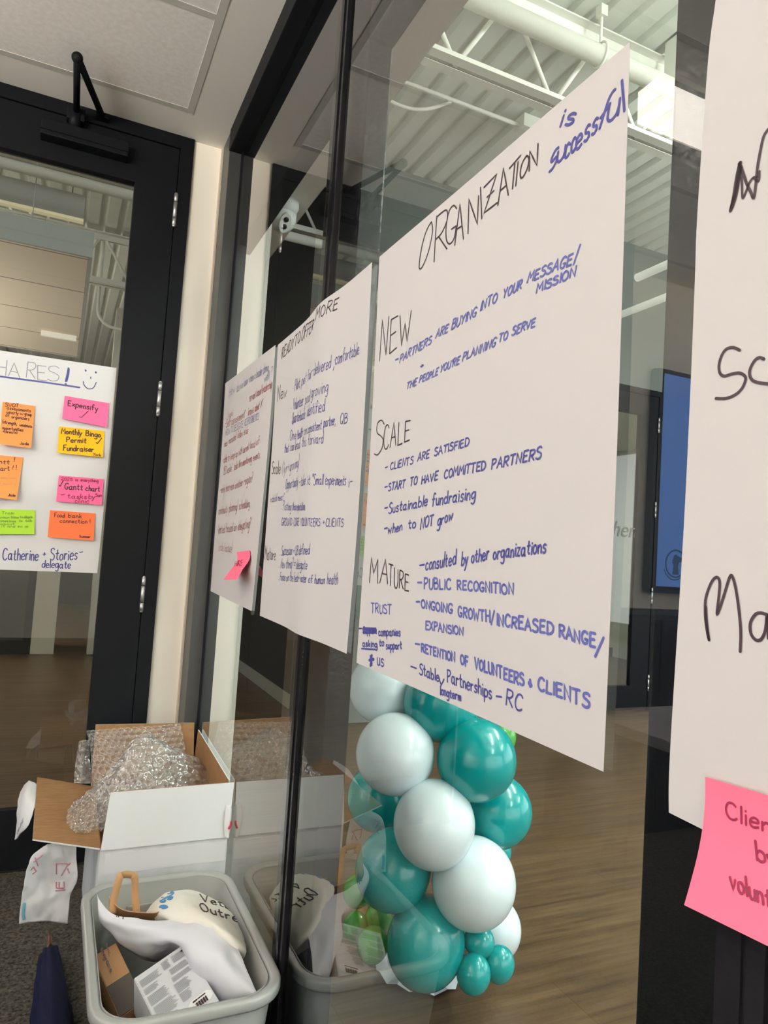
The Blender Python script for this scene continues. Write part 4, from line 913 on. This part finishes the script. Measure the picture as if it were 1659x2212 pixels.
def px_word(txt, bl, br, hl, hr, sl=0.0):
    out = []; adv = []; x = 0
    for ch in txt: adv.append(x); x += gw(ch) + 15
    tot = x - 15
    for ch, ax in zip(txt, adv):
        for s in glyph(ch):
            out.append([(bl[0] + (br[0] - bl[0]) * (ax + p.x) / tot + sl * p.y / 100 * hl, bl[1] + (br[1] - bl[1]) * (ax + p.x) / tot - (hl + (hr - hl) * (ax + p.x) / tot) * p.y / 100) for p in s])
    return out
tb = bvh_of(tote)
cloth_print(tote, tb, px_word('Vet', (436, 1948), (482, 1961), 15, 15, -.3) + px_word('er', (486, 1963), (505, 1970), 15, 13, -.3), M_INK, .0017, 'print')
cloth_print(tote, tb, px_word('Outreach', (434, 1968), (570, 2012), 17, 20, -.3), M_INK, .0018, 'print')
bm = NB()
for (cx, cy, rx, ry) in ((352, 1945, 8, 7), (366, 1938, 9, 8), (354, 1960, 10, 5), (372, 1930, 5, 4)):
    g = []
    for j in range(4):
        for i in range(12):
            a = i * math.pi / 6; g.append(tri_hit(tb, cx + rx * (j + .01) / 3 * math.cos(a), cy + ry * (j + .01) / 3 * math.sin(a)))
    for j in range(3):
        for i in range(12):
            q = [g[j * 12 + i], g[j * 12 + (i + 1) % 12], g[(j + 1) * 12 + (i + 1) % 12], g[(j + 1) * 12 + i]]
            if all(k is not None for k in q) and max((q[0] - k).length for k in q) < .03: bm.faces.new([bm.verts.new(k) for k in q])
obj_split('emblem', bm, M_LOGOB, tote, label='blue printed emblem')

# large white bag lying over the cartons
b = NB()
patch(b, [pz((207, 1932, .292), (240, 1972, .285), (300, 1986, .285), (374, 1990, .29), (425, 1984, .305), (462, 1984, .315), (490, 2010, .30), (515, 2048, .29)),
          pz((198, 1946, .290), (228, 1986, .275), (295, 2003, .28), (374, 2006, .293), (428, 2000, .31), (470, 2008, .315), (500, 2044, .295), (528, 2086, .275)),
          pz((199, 1958, .282), (222, 1996, .26), (290, 2022, .26), (370, 2024, .285), (424, 2022, .305), (474, 2040, .305), (510, 2080, .28), (545, 2122, .26)),
          pz((208, 1972, .272), (246, 2022, .24), (300, 2044, .24), (372, 2034, .275), (418, 2050, .29), (470, 2072, .29), (512, 2116, .265), (560, 2158, .245)),
          pz((232, 2000, .255), (268, 2042, .22), (318, 2064, .21), (382, 2040, .255), (415, 2086, .26), (462, 2112, .255), (506, 2150, .24), (545, 2166, .225)),
          pz((262, 2032, .22), (290, 2058, .18), (335, 2080, .15), (398, 2062, .20), (428, 2130, .20), (470, 2160, .20), (500, 2180, .20), (515, 2180, .20))], 60, 50,
      disp=lambda p, u, v: 0.004 * noise.noise(p * 14) + 0.0025 * noise.noise(p * 31 + Vector((3, 1, 2))))
tuck(b, .022)
wbag = tag(obj('white_bag', b, M_BAG, solid=0.0015), 'large soft white bag draped over the cartons in the bin', 'bag')
cloth_print(wbag, bvh_of(wbag), [[(252, 1981), (254, 1975), (258, 1976), (256, 1982)], [(266, 1986), (266, 1978)]], M_INK, .0012, 'print')
# kraft paper bag with a handle, inside the white bag
kbag = thing('paper_bag', PZ(300, 1985, .2), 'brown paper bag with a looped handle standing up inside the white bag', 'bag')
b = NB()
patch(b, [pz((236, 1936, .305), (240, 1944, .305), (268, 1966, .29), (330, 1972, .285), (350, 1968, .295), (368, 1982, .295)),
          pz((236, 1964, .26), (246, 1974, .26), (280, 1984, .25), (335, 1988, .25), (355, 1984, .26), (370, 1992, .26)),
          pz((240, 1990, .20), (250, 2000, .20), (285, 2010, .19), (335, 2010, .19), (355, 2005, .20), (370, 2010, .20))], 30, 16)
obj('bag_wall', b, M_KRAFT2, kbag, solid=0.0012)
def strap(pts, w, nrm=(0, 1, 0)):
    b = NB(); P = curve_pts(pts, 40); pv_ = None
    for i, p in enumerate(P):
        t = (P[min(i + 1, 40)] - P[max(i - 1, 0)]).normalized(); s = t.cross(Vector(nrm)).normalized() * w / 2
        v = (b.verts.new(p + s), b.verts.new(p - s))
        if pv_:
            f = b.faces.new((pv_[0], pv_[1], v[1], v[0])); f.smooth = True
        pv_ = v
    return b
yb = PZ(240, 1980, .27).y
obj('handle', strap([PY(243, 1975, yb), PY(247, 1940, yb), PY(258, 1897, yb), PY(264, 1890, yb + .01), PY(284, 1890, yb + .02), PY(291, 1898, yb + .02), PY(292, 1930, yb + .02), PY(296, 1985, yb + .01)], 0.017), M_KRAFT2, kbag, solid=0.0012)

# ------------------------------------------------------------------ open cardboard box with flaps and tape
cb = thing('cardboard_box', (0.34, 2.31, 0), 'open white cardboard box with bubble wrap, behind the storage bin', 'box')
CX0, CX1, CY0, CY1, CZ = 0.172, 0.507, 2.022, 2.585, 0.350
b = NB()
for a in ((CX0, CX1, CY0, CY0 + .004), (CX0, CX1, CY1 - .004, CY1), (CX0, CX0 + .004, CY0 + .004, CY1 - .004), (CX1 - .004, CX1, CY0 + .004, CY1 - .004)): box(b, a[0], a[1], a[2], a[3], 0, CZ)
box(b, CX0 + .004, CX1 - .004, CY0 + .004, CY1 - .004, 0, .004)
cxc, cyc = (CX0 + CX1) / 2, (CY0 + CY1) / 2
b.normal_update()
for f in b.faces:
    c = f.calc_center_median(); inward = f.normal.dot(Vector((cxc - c.x, cyc - c.y, 0)))
    f.material_index = 1 if (inward > 0.01 or f.normal.z > .5) else 0
obj('box_body', b, [M_WCARD2, M_KRAFT], cb)
def flap(c4, t, m_out, m_in, lab):
    c4 = [Vector(c) for c in c4]; n = (c4[1] - c4[0]).cross(c4[3] - c4[0]).normalized() * t
    b = NB(); v0 = [b.verts.new(c) for c in c4]; v1 = [b.verts.new(c + n) for c in c4]
    b.faces.new(v0[::-1]); f = b.faces.new(v1); f.material_index = 1
    for i in range(4): b.faces.new((v0[i], v0[(i + 1) % 4], v1[(i + 1) % 4], v1[i]))
    return obj('flap', b, [m_out, m_in], cb, label=lab)
flap([(CX0, CY0, CZ), (CX0 + .012, CY0 - .002, CZ + .150), (CX1 + .006, CY0 - .002, CZ + .152), (CX1 + .001, CY0, CZ)], -.004, M_KRAFT, M_WCARD, 'white front flap standing upright')
flap([(CX0, CY1, CZ), (CX1, CY1, CZ), (CX1 - .006, CY1 + .02, CZ + .178), (CX0, CY1 + .02, CZ + .185)], .004, M_WCARD2, M_KRAFT, 'brown back flap standing upright')
flap([(CX1, CY1, CZ), (CX1, CY0 + .01, CZ), (CX1 + .003, CY0 + .035, CZ + .145), (CX1 + .003, CY1 - .03, CZ + .165)], .003, M_WCARD2, M_KRAFT, 'brown right flap against the glass')
flap([PZ(216, 1836, .352), PZ(205, 1702, .352), PZ(80, 1681, .362), PZ(70, 1816, .362)], .004, M_WCARD2, M_KRAFT, 'brown left flap folded outwards')
# seam lines on the front
bxo('seam_tape', M_TAPE, cb, CX0 + .012, CX1 - .004, CY0 - .0012, CY0, .285, .338, label='paper tape along the front edge')
# torn tape hanging
yt = 2.10
b = NB(); patch(b, [[PY(103, 1823, yt), PY(120, 1823, yt), PY(165, 1824, yt)], [PY(70, 1848, yt - .01), PY(110, 1850, yt), PY(165, 1855, yt)], [PY(54, 1895, yt - .02), PY(105, 1902, yt + .012), PY(167, 1900, yt)], [PY(46, 1940, yt - .02), PY(100, 1945, yt - .01), PY(152, 1935, yt)], [PY(41, 1996, yt - .03), PY(92, 1990, yt - .015), PY(146, 1996, yt - .02)]], 26, 34,
      disp=lambda p, u, v: 0.006 * noise.noise(p * 26) + 0.004 * noise.noise(p * 60))
tape = obj('tape_strip', b, M_TAPE, cb, solid=0.0006, label='crumpled strip of torn white paper tape')
tbv = bvh_of(tape)
cloth_print(tape, tbv, [[(72, 1862), (92, 1846)], [(82, 1870), (76, 1852)], [(66, 1880), (72, 1872), (78, 1882), (70, 1888)], [(122, 1864), (122, 1888)], [(122, 1866), (140, 1864), (150, 1868)], [(132, 1892), (146, 1868), (152, 1864)], [(146, 1876), (150, 1886)], [(122, 1905), (122, 1918), (138, 1918)], [(128, 1905), (128, 1916)], [(138, 1904), (138, 1918)], [(120, 1924), (140, 1922)]], M_REDP, .0016, 'print')
cloth_print(tape, tbv, [[(52, 1950), (50, 1975), (52, 1986)]], mat('blue_edge', (0.15, 0.36, 0.45), 0.6), .004, 'print')
b = NB(); patch(b, [[PZ(62, 1686, .362), PZ(70, 1688, .366), PZ(79, 1694, .364)], [PZ(45, 1708, .350), PZ(58, 1708, .368), PZ(78, 1720, .362)], [PZ(38, 1740, .330), PZ(52, 1745, .350), PZ(74, 1748, .360)], [PZ(36, 1775, .30), PZ(46, 1778, .322), PZ(60, 1785, .335)], [PZ(31, 1814, .26), PZ(36, 1812, .268), PZ(42, 1803, .28)]], 14, 26, disp=lambda p, u, v: 0.003 * noise.noise(p * 40))
t2 = obj('tape_strip', b, M_TAPE, cb, solid=0.0006, label='pointed strip of torn white paper tape')
cloth_print(t2, bvh_of(t2), px_word('CARE', (37, 1804), (51, 1774), 7, 7, 0), M_GREYINK, .0008, 'print')
b = NB(); patch(b, [[(CX1 + .004, 2.03, .44), (CX1 + .001, 2.012, .44), (CX1 - .012, 2.012, .442)], [(CX1 + .006, 2.03, .40), (CX1 + .001, 2.005, .40), (CX1 - .016, 2.010, .40)], [(CX1 + .004, 2.03, .355), (CX1, 2.008, .35), (CX1 - .010, 2.014, .352)]], 10, 14, disp=lambda p, u, v: 0.002 * noise.noise(p * 70))
t3 = obj('tape_strip', b, M_TAPE, cb, solid=0.0006, label='white tape curl at the corner with a red mark')
cloth_print(t3, bvh_of(t3), [[(494, 1790), (497, 1782), (498, 1774)]], mat('red_mark', (0.5, 0.01, 0.03), 0.6), .003, 'print')

# ------------------------------------------------------------------ bubble wrap
def bubbles(uw, vw, amp, cr, ca):
    def d(p, u, v):
        x, y = u * uw / .024, v * vw / .021
        best = 9
        j0 = int(math.floor(y))
        for j in (j0, j0 + 1):
            xx = x - 0.5 * (j % 2); i = round(xx)
            best = min(best, math.hypot((xx - i) * .024, (y - j) * .021))
        h = amp * max(0, 1 - (best / .0098) ** 2) ** 0.5 if best < .0098 else 0
        return h + ca * noise.noise(p * cr) + ca * 0.5 * noise.noise(p * cr * 2.3)
    return d
b = NB()
patch(b, [[PY(186, 1578, 2.58), PY(250, 1572, 2.575), (PY(320, 1568, 2.57)), PY(390, 1562, 2.575)], [PY(196, 1625, 2.55), PY(255, 1625, 2.53), PY(325, 1620, 2.53), PY(400, 1612, 2.55)], [PY(198, 1680, 2.49), PY(260, 1680, 2.46), PY(330, 1676, 2.46), PY(405, 1665, 2.48)], [PY(204, 1730, 2.40), PY(262, 1735, 2.36), PY(335, 1730, 2.36), PY(410, 1715, 2.38)]], 110, 100, disp=bubbles(.34, .30, .0075, 14, .012))
tag(obj('bubble_wrap', b, M_BUBBLE), 'bubble wrap sheet standing against the back flap of the open box', 'bubble wrap')
b = NB()
patch(b, [[PY(225, 1720, 2.44), PY(262, 1650, 2.44), PY(312, 1594, 2.43), PY(395, 1628, 2.45), PY(478, 1676, 2.46)],
          [PY(178, 1735, 2.36), PY(236, 1666, 2.36), PY(312, 1590, 2.36), PY(398, 1634, 2.38), PY(482, 1684, 2.40)],
          [PZ(148, 1752, .40), PY(210, 1702, 2.30), PY(300, 1634, 2.27), PY(388, 1668, 2.28), PY(478, 1704, 2.30)],
          [PZ(152, 1776, .385), PY(205, 1742, 2.22), PY(290, 1690, 2.18), PY(378, 1706, 2.18), PY(470, 1722, 2.20)],
          [PZ(176, 1797, .372), PY(225, 1788, 2.15), PY(290, 1760, 2.10), PY(370, 1756, 2.09), PY(460, 1758, 2.10)]], 120, 120, disp=bubbles(.46, .42, .0075, 17, .020))
tag(obj('bubble_wrap', b, M_BUBBLE), 'crumpled heap of bubble wrap spilling over the left flap of the open box', 'bubble wrap')
b = NB()
patch(b, [[PY(170, 1602, 2.60), PY(180, 1598, 2.60), PY(192, 1600, 2.595)], [PY(162, 1650, 2.58), PY(176, 1648, 2.57), PY(196, 1650, 2.575)], [PZ(160, 1692, .372), PZ(176, 1692, .378), PZ(198, 1694, .375)]], 20, 60, disp=bubbles(.05, .2, .003, 30, .006))
tag(obj('bubble_wrap', b, M_BUBBLE), 'narrow strip of clear wrap hanging at the left rear of the open box', 'bubble wrap')

# ------------------------------------------------------------------ umbrella on the carpet
u0 = PZ(106, 2020, .03); um = thing('umbrella', (u0.x, 1.9, 0), 'rolled navy umbrella with a brown tip lying on the carpet', 'umbrella')
b = NB(); A0, A1 = PZ(107, 2016, .045), PZ(107, 2052, .045)
tube(b, [A0, A0.lerp(A1, .3), A1], [.004, .0065, .0075], 12); obj('tip', b, M_TIP, um, label='brown wooden tip')
b = NB(); E1 = Vector((A1.x + .012, A1.y - .62, .055)); L = []
dirv = (E1 - A1).normalized(); sx = dirv.cross(Vector((0, 0, 1))).normalized(); sz = sx.cross(dirv)
prof = [(0, .010), (.03, .022), (.10, .026), (.25, .032), (.45, .040), (.7, .044), (.9, .046), (1.0, .030)]
for t, r in prof:
    c = A1.lerp(E1, t); ring = []
    for k in range(48):
        a = k * math.pi / 24 + t * 1.1; rr_ = r * (1 + .14 * math.cos(8 * a) + .05 * math.cos(3 * a + t * 4))
        p = c + sx * rr_ * math.cos(a) + sz * rr_ * math.sin(a); p.z = max(p.z, .003); ring.append(p)
    L.append(ring)
R = loft(b, L); b.faces.new(R[0][::-1]); b.faces.new(R[-1]); obj('canopy', b, M_NAVY, um)

# ------------------------------------------------------------------ ceiling panels of the meeting room
k = 0
LB = ['ceiling light panel mirrored in the glass near the right post', 'added second ceiling light panel above the camera', 'added ceiling light panel behind the camera', 'added ceiling light panel by the far cream wall, front', 'added ceiling light panel by the far cream wall, middle', 'added ceiling light panel by the far cream wall, rear']
for lx in (-1.16, -3.0):  # first panel shows in the glass; the others are added for light
    for ly in (1.715, 0.2, -1.4):
        t = thing('ceiling_light', (lx, ly, ZC), LB[k], 'light', 'ceiling light panels'); k += 1
        b = NB()
        for a in ((lx - .63, lx + .63, ly - .125, ly - .105), (lx - .63, lx + .63, ly + .105, ly + .125), (lx - .63, lx - .61, ly - .105, ly + .105), (lx + .61, lx + .63, ly - .105, ly + .105)): box(b, *a, ZC - .022, ZC - .001)
        obj('frame', b, M_TBAR, t); bxo('diffuser', M_LAMP, t, lx - .61, lx + .61, ly - .105, ly + .105, ZC - .016, ZC - .002)

for (lx, ly, lab) in ((-2.5, -0.3, 'added long hanging lamp of the meeting room, nearer the door'), (-2.5, -1.9, 'added long hanging lamp of the meeting room, by the rear windows')):  # unseen lamps added to brighten the room ceiling from below
    t = thing('added_hanging_lamp', (lx, ly, 2.05), lab, 'lamp')
    bxo('lamp_body', M_WHITEST, t, lx - .9, lx + .9, ly - .08, ly + .08, 2.03, 2.08)
    bxo('diffuser', M_UPLAMP, t, lx - .88, lx + .88, ly - .07, ly + .07, 2.081, 2.09, label='upward diffuser')
    b = NB(); tube(b, [(lx - .7, ly, 2.08), (lx - .7, ly, ZC)], .002, 6); tube(b, [(lx + .7, ly, 2.08), (lx + .7, ly, ZC)], .002, 6); obj_split('hanging_wire', b, M_TBAR, t)

# ------------------------------------------------------------------ screen on the door wall (seen mirrored)
tv = thing('television', (-2.75, 2.74, 1.08), 'large wall screen with plain blue picture, mirrored in the glass at right', 'television')
bxo('bezel', M_BLACK, tv, -3.74, -1.735, 2.725, 2.779, 1.065, 2.245, bev=0.03)
bxo('screen', M_SCREEN, tv, -3.705, -1.785, 2.7235, 2.7255, 1.10, 2.215)
def ring(bm, cx, cz, r0, r1, y, n=48, a0=0, a1=360):
    pr = None
    for i in range(n + 1):
        a = math.radians(a0 + (a1 - a0) * i / n); v = (bm.verts.new((cx + r0 * math.cos(a), y, cz + r0 * math.sin(a))), bm.verts.new((cx + r1 * math.cos(a), y, cz + r1 * math.sin(a))))
        if pr: bm.faces.new((pr[0], v[0], v[1], pr[1]))
        pr = v
b = NB(); ex, ez, ey = -1.915, 1.222, 2.7222
ring(b, ex, ez, .066, .075, ey); ring(b, ex + .005, ez - .005, .077, .083, ey, a0=200, a1=340)
dog = [(-.020, -.052), (.022, -.052), (.016, -.010), (.022, .008), (.036, .010), (.042, .018), (.036, .028), (.016, .036), (.002, .044), (-.010, .040), (-.018, .026), (-.024, .004), (-.014, -.006), (-.016, -.030)]
b.faces.new([b.verts.new((ex - x * 1.1, ey, ez + z * 1.1)) for x, z in dog])
obj('emblem', b, M_EMBL, tv, label='dark ring with a dog silhouette')

# table that the glass mirrors, and a console added to darken the mirrored wall
tt = thing('table', (-.82, .2, 0), 'long grey-topped table mirrored in the glass right of the balloons', 'table')
bxo('tabletop', mat('table_top', (0.50, 0.47, 0.44), 0.5), tt, -1.20, -.44, -1.6, 1.72, .71, .74, bev=.004)
for lx in (-1.12, -.52):
    for ly in (-1.5, 1.62):
        bxo('leg', M_GREYF, tt, lx - .025, lx + .025, ly - .025, ly + .025, 0, .71)
lp = thing('laptop', (-.78, 1.3, .74), 'closed dark laptop on the grey-topped table', 'laptop')
bxo('base', M_DKCLOTH, lp, -1.0, -.62, 1.02, 1.50, .7405, .752, bev=.002); bxo('lid', M_DKCLOTH, lp, -1.0, -.62, 1.02, 1.50, .7525, .760, bev=.002)
cs = thing('added_console', (-2.7, 2.56, 0), 'low black console added under the wall screen to darken the mirrored wall', 'cabinet')
bxo('carcass', M_BLACK, cs, -3.9, -0.675, 2.38, 2.775, .06, .98, bev=.003); bxo('plinth', M_BLACK, cs, -3.85, -.76, 2.42, 2.775, 0, .06)
for k in range(5): bxo('door', M_BLACK, cs, -3.89 + k * .61, -3.89 + k * .61 + .60, 2.362, 2.379, .08, .96)

# ------------------------------------------------------------------ hall: joists, pipe, lamps, camera
def joist(x0, x1, y, label, x_first):
    t = thing('roof_joist', ((x0 + x1) / 2, y, 3.44), label, 'joist', 'open web roof joists')
    for (z, s, nm) in ((3.92, 1, 'top_chord'), (3.46, -1, 'bottom_chord')):
        b = NB(); box(b, x0, x1, y - .062, y - .012, z - .004, z + .004); box(b, x0, x1, y + .012, y + .062, z - .004, z + .004)
        box(b, x0, x1, y - .018, y - .012, min(z, z - s * .055), max(z, z - s * .055)); box(b, x0, x1, y + .012, y + .018, min(z, z - s * .055), max(z, z - s * .055))
        obj(nm, b, M_WHITEST, t)
    x = x_first
    while x < x1 - .3:
        b = NB(); tube(b, [(x, y, 3.465), (x + .28, y, 3.915)], .0115, 8); obj('web_bar', b, M_WHITEST, t)
        b = NB(); tube(b, [(x + .28, y, 3.915), (x + .56, y, 3.465)], .0115, 8); obj('web_bar', b, M_WHITEST, t)
        x += .56
joist(.93, 8.8, 2.79, 'white open-web roof joist crossing above the right glass pane', .94)
joist(-4.8, 1.6, 4.86, 'white open-web roof joist seen just through the top of the door glass', -4.6)
joist(-4.8, 1.6, 6.86, 'white open-web roof joist behind the hanging ceiling, seen through the door glass', -4.6)
pi = thing('sprinkler_pipe', (3, 2.66, 3.70), 'white round pipe slung beneath the roof joist above the right pane', 'pipe')
b = NB(); tube(b, [(.94, 2.66, 3.70), (8.8, 2.66, 3.70)], .046, 20); obj('pipe_run', b, M_WHITEST, pi)
for hx in (2.235, 4.6):
    b = NB(); tube(b, [(hx, 2.66, 3.76), (hx, 2.66, 3.95)], .007, 8)
    tube(b, [(hx, 2.66 + .055 * math.sin(a), 3.705 + .06 * math.cos(a)) for a in [i * math.pi / 10 for i in range(21)]], .006, 8); box(b, hx - .02, hx + .02, 2.64, 2.68, 3.90, 3.955)
    obj('pipe_hanger', b, M_WHITEST, pi)
b = NB(); tube(b, [(.94, 3.55, 3.875), (2.40, 3.55, 3.875)], .012, 10); box(b, 2.38, 2.52, 3.50, 3.60, 3.85, 3.93)
tag(obj('conduit', b, M_WHITEST), 'thin white conduit running below the deck behind the joist', 'conduit')
b = NB(); tube(b, curve_pts([(1.35, 3.62, 3.93), (1.45, 3.64, 3.83), (1.62, 3.65, 3.80), (1.78, 3.66, 3.84), (1.95, 3.66, 3.94)]), .011, 8)
tag(obj('cable', b, M_WHITEST), 'drooping white cable looped beside the thin conduit', 'cable')
tag(bxo('roof_beam', M_DECK, None, 2.70, 2.80, -4.8, 2.70, 3.70, 3.965), 'painted roof beam running along the hall near the right post', 'beam')
for (lx, y0, y1, lab) in ((2.70, 1.0, 2.83, 'upper slim white lamp bar in front of the grey-green wall'), (3.03, 1.0, 3.30, 'lower slim white lamp bar in front of the grey-green wall')):
    t = thing('pendant_lamp', (lx, (y0 + y1) / 2, 2.70), lab, 'lamp', 'slim lamp bars in the hall')
    b = NB(); tube(b, [(lx, y0, 2.737), (lx, y1, 2.737)], .022, 12); obj('lamp_bar', b, M_SLIM, t)
    for yy in (y0 + .3, y1 - .5):
        b = NB(); tube(b, [(lx, yy, 2.75), (lx, yy, 3.96)], .002, 6); obj_split('hanging_wire', b, M_TBAR, t)
k = 0
for (lx, ly) in ((2.4, 0.4), (3.8, 1.7), (2.6, -2.4), (5.5, -0.8), (-3.6, 10.4), (-3.2, 8.4), (-1.6, 8.6)):  # unseen lamps added to brighten the deck, hall and corridor
    t = thing('added_hall_lamp', (lx, ly, 3.2), ['first', 'second', 'third', 'fourth', 'fifth', 'sixth', 'seventh'][k] + ' added long hanging lamp in the hall outside the view', 'lamp', 'added long hanging lamps in the hall'); k += 1
    bxo('lamp_body', M_WHITEST, t, lx - .12, lx + .12, ly - .9, ly + .9, 3.21, 3.27)
    bxo('diffuser', M_HLAMP if lx > 0 else M_CLAMP, t, lx - .11, lx + .11, ly - .88, ly + .88, 3.195, 3.209)
    if lx > 0: bxo('diffuser', M_HUP, t, lx - .11, lx + .11, ly - .88, ly + .88, 3.271, 3.285, label='upward diffuser')
    b = NB(); tube(b, [(lx, ly - .6, 3.27), (lx, ly - .6, 3.96)], .002, 6); tube(b, [(lx, ly + .6, 3.27), (lx, ly + .6, 3.96)], .002, 6); obj_split('hanging_wire', b, M_TBAR, t)
t = thing('ceiling_light', (4.6, 6.0, ZC + .04), 'light panel in the room behind the far door', 'light')
bxo('diffuser', M_HLAMP, t, 4.0, 5.2, 5.9, 6.1, ZC + .03, ZC + .048)
# dome camera under the soffit
cc = PZ(612, 436, ZC); sc_ = thing('security_camera', (cc.x, cc.y, ZC), 'white dome security camera under the soffit, left of the slim mullion', 'camera')
b = NB(); r0 = .072
loft(b, [[(cc.x + r * math.cos(a), cc.y + r * math.sin(a), ZC - z) for a in [i * math.pi / 16 for i in range(32)]] for (r, z) in ((.001, .0005), (r0, .0005), (r0, .028), (.066, .034), (.064, .06), (.001, .062))])
obj('camera_base', b, M_CAMW, sc_)
b = NB(); bc = Vector((cc.x, cc.y, ZC - .075)); sphere(b, bc, .064, .064, .066, seg=28, rings=18); obj('camera_ball', b, M_CAMW, sc_)
vd = (CAM - bc).normalized(); vd = (vd + Vector((.28, 0, -.35))).normalized(); face = bc + vd * .058
sxv = vd.cross(Vector((0, 0, 1))).normalized(); syv = sxv.cross(vd)
b = NB(); n = 24; fr = [face + sxv * .026 * math.cos(i * 2 * math.pi / n) + syv * .044 * math.sin(i * 2 * math.pi / n) for i in range(n)]
v0 = [b.verts.new(p + vd * .010) for p in fr]; v1 = [b.verts.new(p - vd * .02) for p in fr]
b.faces.new(v0)
for i in range(n): b.faces.new((v0[i], v1[i], v1[(i + 1) % n], v0[(i + 1) % n]))
bmesh.ops.recalc_face_normals(b, faces=b.faces[:]); fc = obj('camera_face', b, mat('camera_face_white', (0.80, 0.84, 0.80), 0.35), sc_)
for dy in (.016, -.016):
    b = NB(); sphere(b, face + vd * .010 + syv * dy, .0125, .0125, .004, axis=vd, seg=18, rings=10); obj('camera_lens', b, M_LENS, fc, label='black round lens')

# ------------------------------------------------------------------ corridor beyond the door
cl = thing('hanging_ceiling', (-.7, 5.5, 2.75), 'tan tiled ceiling island with grey edge, seen through the door glass', 'ceiling island')
bxo('tile_field', M_TAN, cl, -2.4, .030, 4.30, 6.80, 2.742, 2.76); b = NB(); box(b, -2.4, .050, 4.28, 4.30, 2.74, 2.885); box(b, .030, .050, 4.30, 6.82, 2.74, 2.885); box(b, -2.4, .05, 6.80, 6.82, 2.74, 2.885); obj('edge_band', b, M_FASC, cl)
b = NB()
for (wx, wy) in ((-.3, 4.8), (-1.4, 4.8), (-.3, 6.3), (-1.4, 6.3)): tube(b, [(wx, wy, 2.76), (wx, wy, 3.96)], .003, 6)
obj_split('hanging_wire', b, M_TBAR, cl)
for (lx, ly, lab) in ((-1.75, 5.5, 'added hanging uplight beneath the tan ceiling island'), (-2.2, 7.6, 'added hanging uplight beyond the tan ceiling island')):  # unseen lamps added to brighten the tan tiles from below
    t = thing('uplight', (lx, ly, 1.9), lab, 'lamp')
    bxo('lamp_body', M_WHITEST, t, lx - .07, lx + .07, ly - .8, ly + .8, 1.88, 1.93); bxo('diffuser', M_UPLAMP2, t, lx - .06, lx + .06, ly - .78, ly + .78, 1.931, 1.94, label='upward diffuser')
    b = NB(); tube(b, [(lx, ly - .7, 1.93), (lx, ly - .7, 2.74 if ly < 6 else 3.96)], .002, 6); tube(b, [(lx, ly + .7, 1.93), (lx, ly + .7, 2.74 if ly < 6 else 3.96)], .002, 6); obj_split('hanging_wire', b, M_TBAR, t)
b2 = thing('hanging_baffle', (-1.1, 5.2, 3.3), 'long grey hanging panel with a warm lit lower edge, above the tan ceiling island', 'panel')
bxo('panel', mat('grey_baffle', (0.46, 0.47, 0.43), 0.8), b2, -2.6, -.016, 5.19, 5.24, 3.325, 3.49); bxo('lit_edge', M_GLOWW, b2, -2.6, -.016, 5.186, 5.235, 3.306, 3.325, label='lower edge, warm light on it put in as glow')  # emission stands in for warm light falling on the panel's lower edge
b = NB()
for wx in (-.1, -.55, -1.5): tube(b, [(wx, 5.215, 3.49), (wx, 5.215, 3.96)], .0035, 6)
obj_split('hanging_wire', b, M_GREYF, b2)
sl = thing('light_bar', (-.12, 6.06, 2.72), 'short white light bar under the tan ceiling island', 'lamp'); bxo('bar', mat('bar_white', (0.85, 0.83, 0.74), 0.5, emit=(1, .95, .8), es=.25), sl, -.245, .008, 6.05, 6.085, 2.700, 2.738)
b = NB(); tube(b, curve_pts([(.165, 7.0, 3.95), (.165, 7.0, 3.6), (.165, 7.0, 3.32), (.185, 7.0, 3.20), (.27, 7.0, 3.13), (.40, 7.0, 3.115), (.6, 7.0, 3.11)], 40), .014, 10)
tag(obj('conduit', b, M_WHITEST), 'bent white conduit dropping beside the tan ceiling island', 'conduit')
b = NB(); tube(b, [(-4.8, 4.70, 3.345), (1.6, 4.70, 3.345)], .034, 18); tag(obj('sprinkler_pipe', b, M_WHITEST), 'white round pipe behind the top of the door glass', 'pipe')
kk = thing('cabinet', (-.25, 7.75, 0), 'pale cabinet with a dark glass front seen through the lower door glass', 'cabinet')
bxo('side_panel', M_CABW, kk, -.145, .062, 7.62, 8.3, 0, 1.02); bxo('carcass', M_BLACK, kk, -1.1, -.145, 7.63, 8.3, 0, .86); bxo('worktop', mat('cabinet_top', (0.55, 0.57, 0.52), 0.5), kk, -1.15, .062, 7.60, 8.3, .86, .93)
bxo('glass_front', mat('dark_glass', (0.035, 0.037, 0.03), 0.12), kk, -.95, -.215, 7.622, 7.63, .13, .80)
tag(bxo('column', mat('pale_column', (0.5, 0.47, 0.40), 0.8), None, .36, .52, 7.6, 7.76, 0, 3.5), 'pale square column far down the corridor', 'column')

# lettering on the far door glass
cu = bpy.data.curves.new('lettering', 'FONT'); cu.body = 'Kitchen'; cu.size = .185; cu.shear = .25; cu.extrude = .001; cu.align_x = 'RIGHT'
to = bpy.data.objects.new('lettering_tmp', cu); COL.objects.link(to); bpy.context.view_layer.update()
me = bpy.data.meshes.new_from_object(to.evaluated_get(bpy.context.evaluated_depsgraph_get())); bpy.data.objects.remove(to)
b = NB(); b.from_mesh(me)
ax = PY(1374, 1162, Y2 + .009)
for v in b.verts: v.co = Vector((ax.x + v.co.x, Y2 + .009 + v.co.z, ax.z + v.co.y))
obj('lettering', b, mat('grey_vinyl', (0.12, 0.12, 0.11), 0.6), door2, label='grey slanted vinyl lettering')
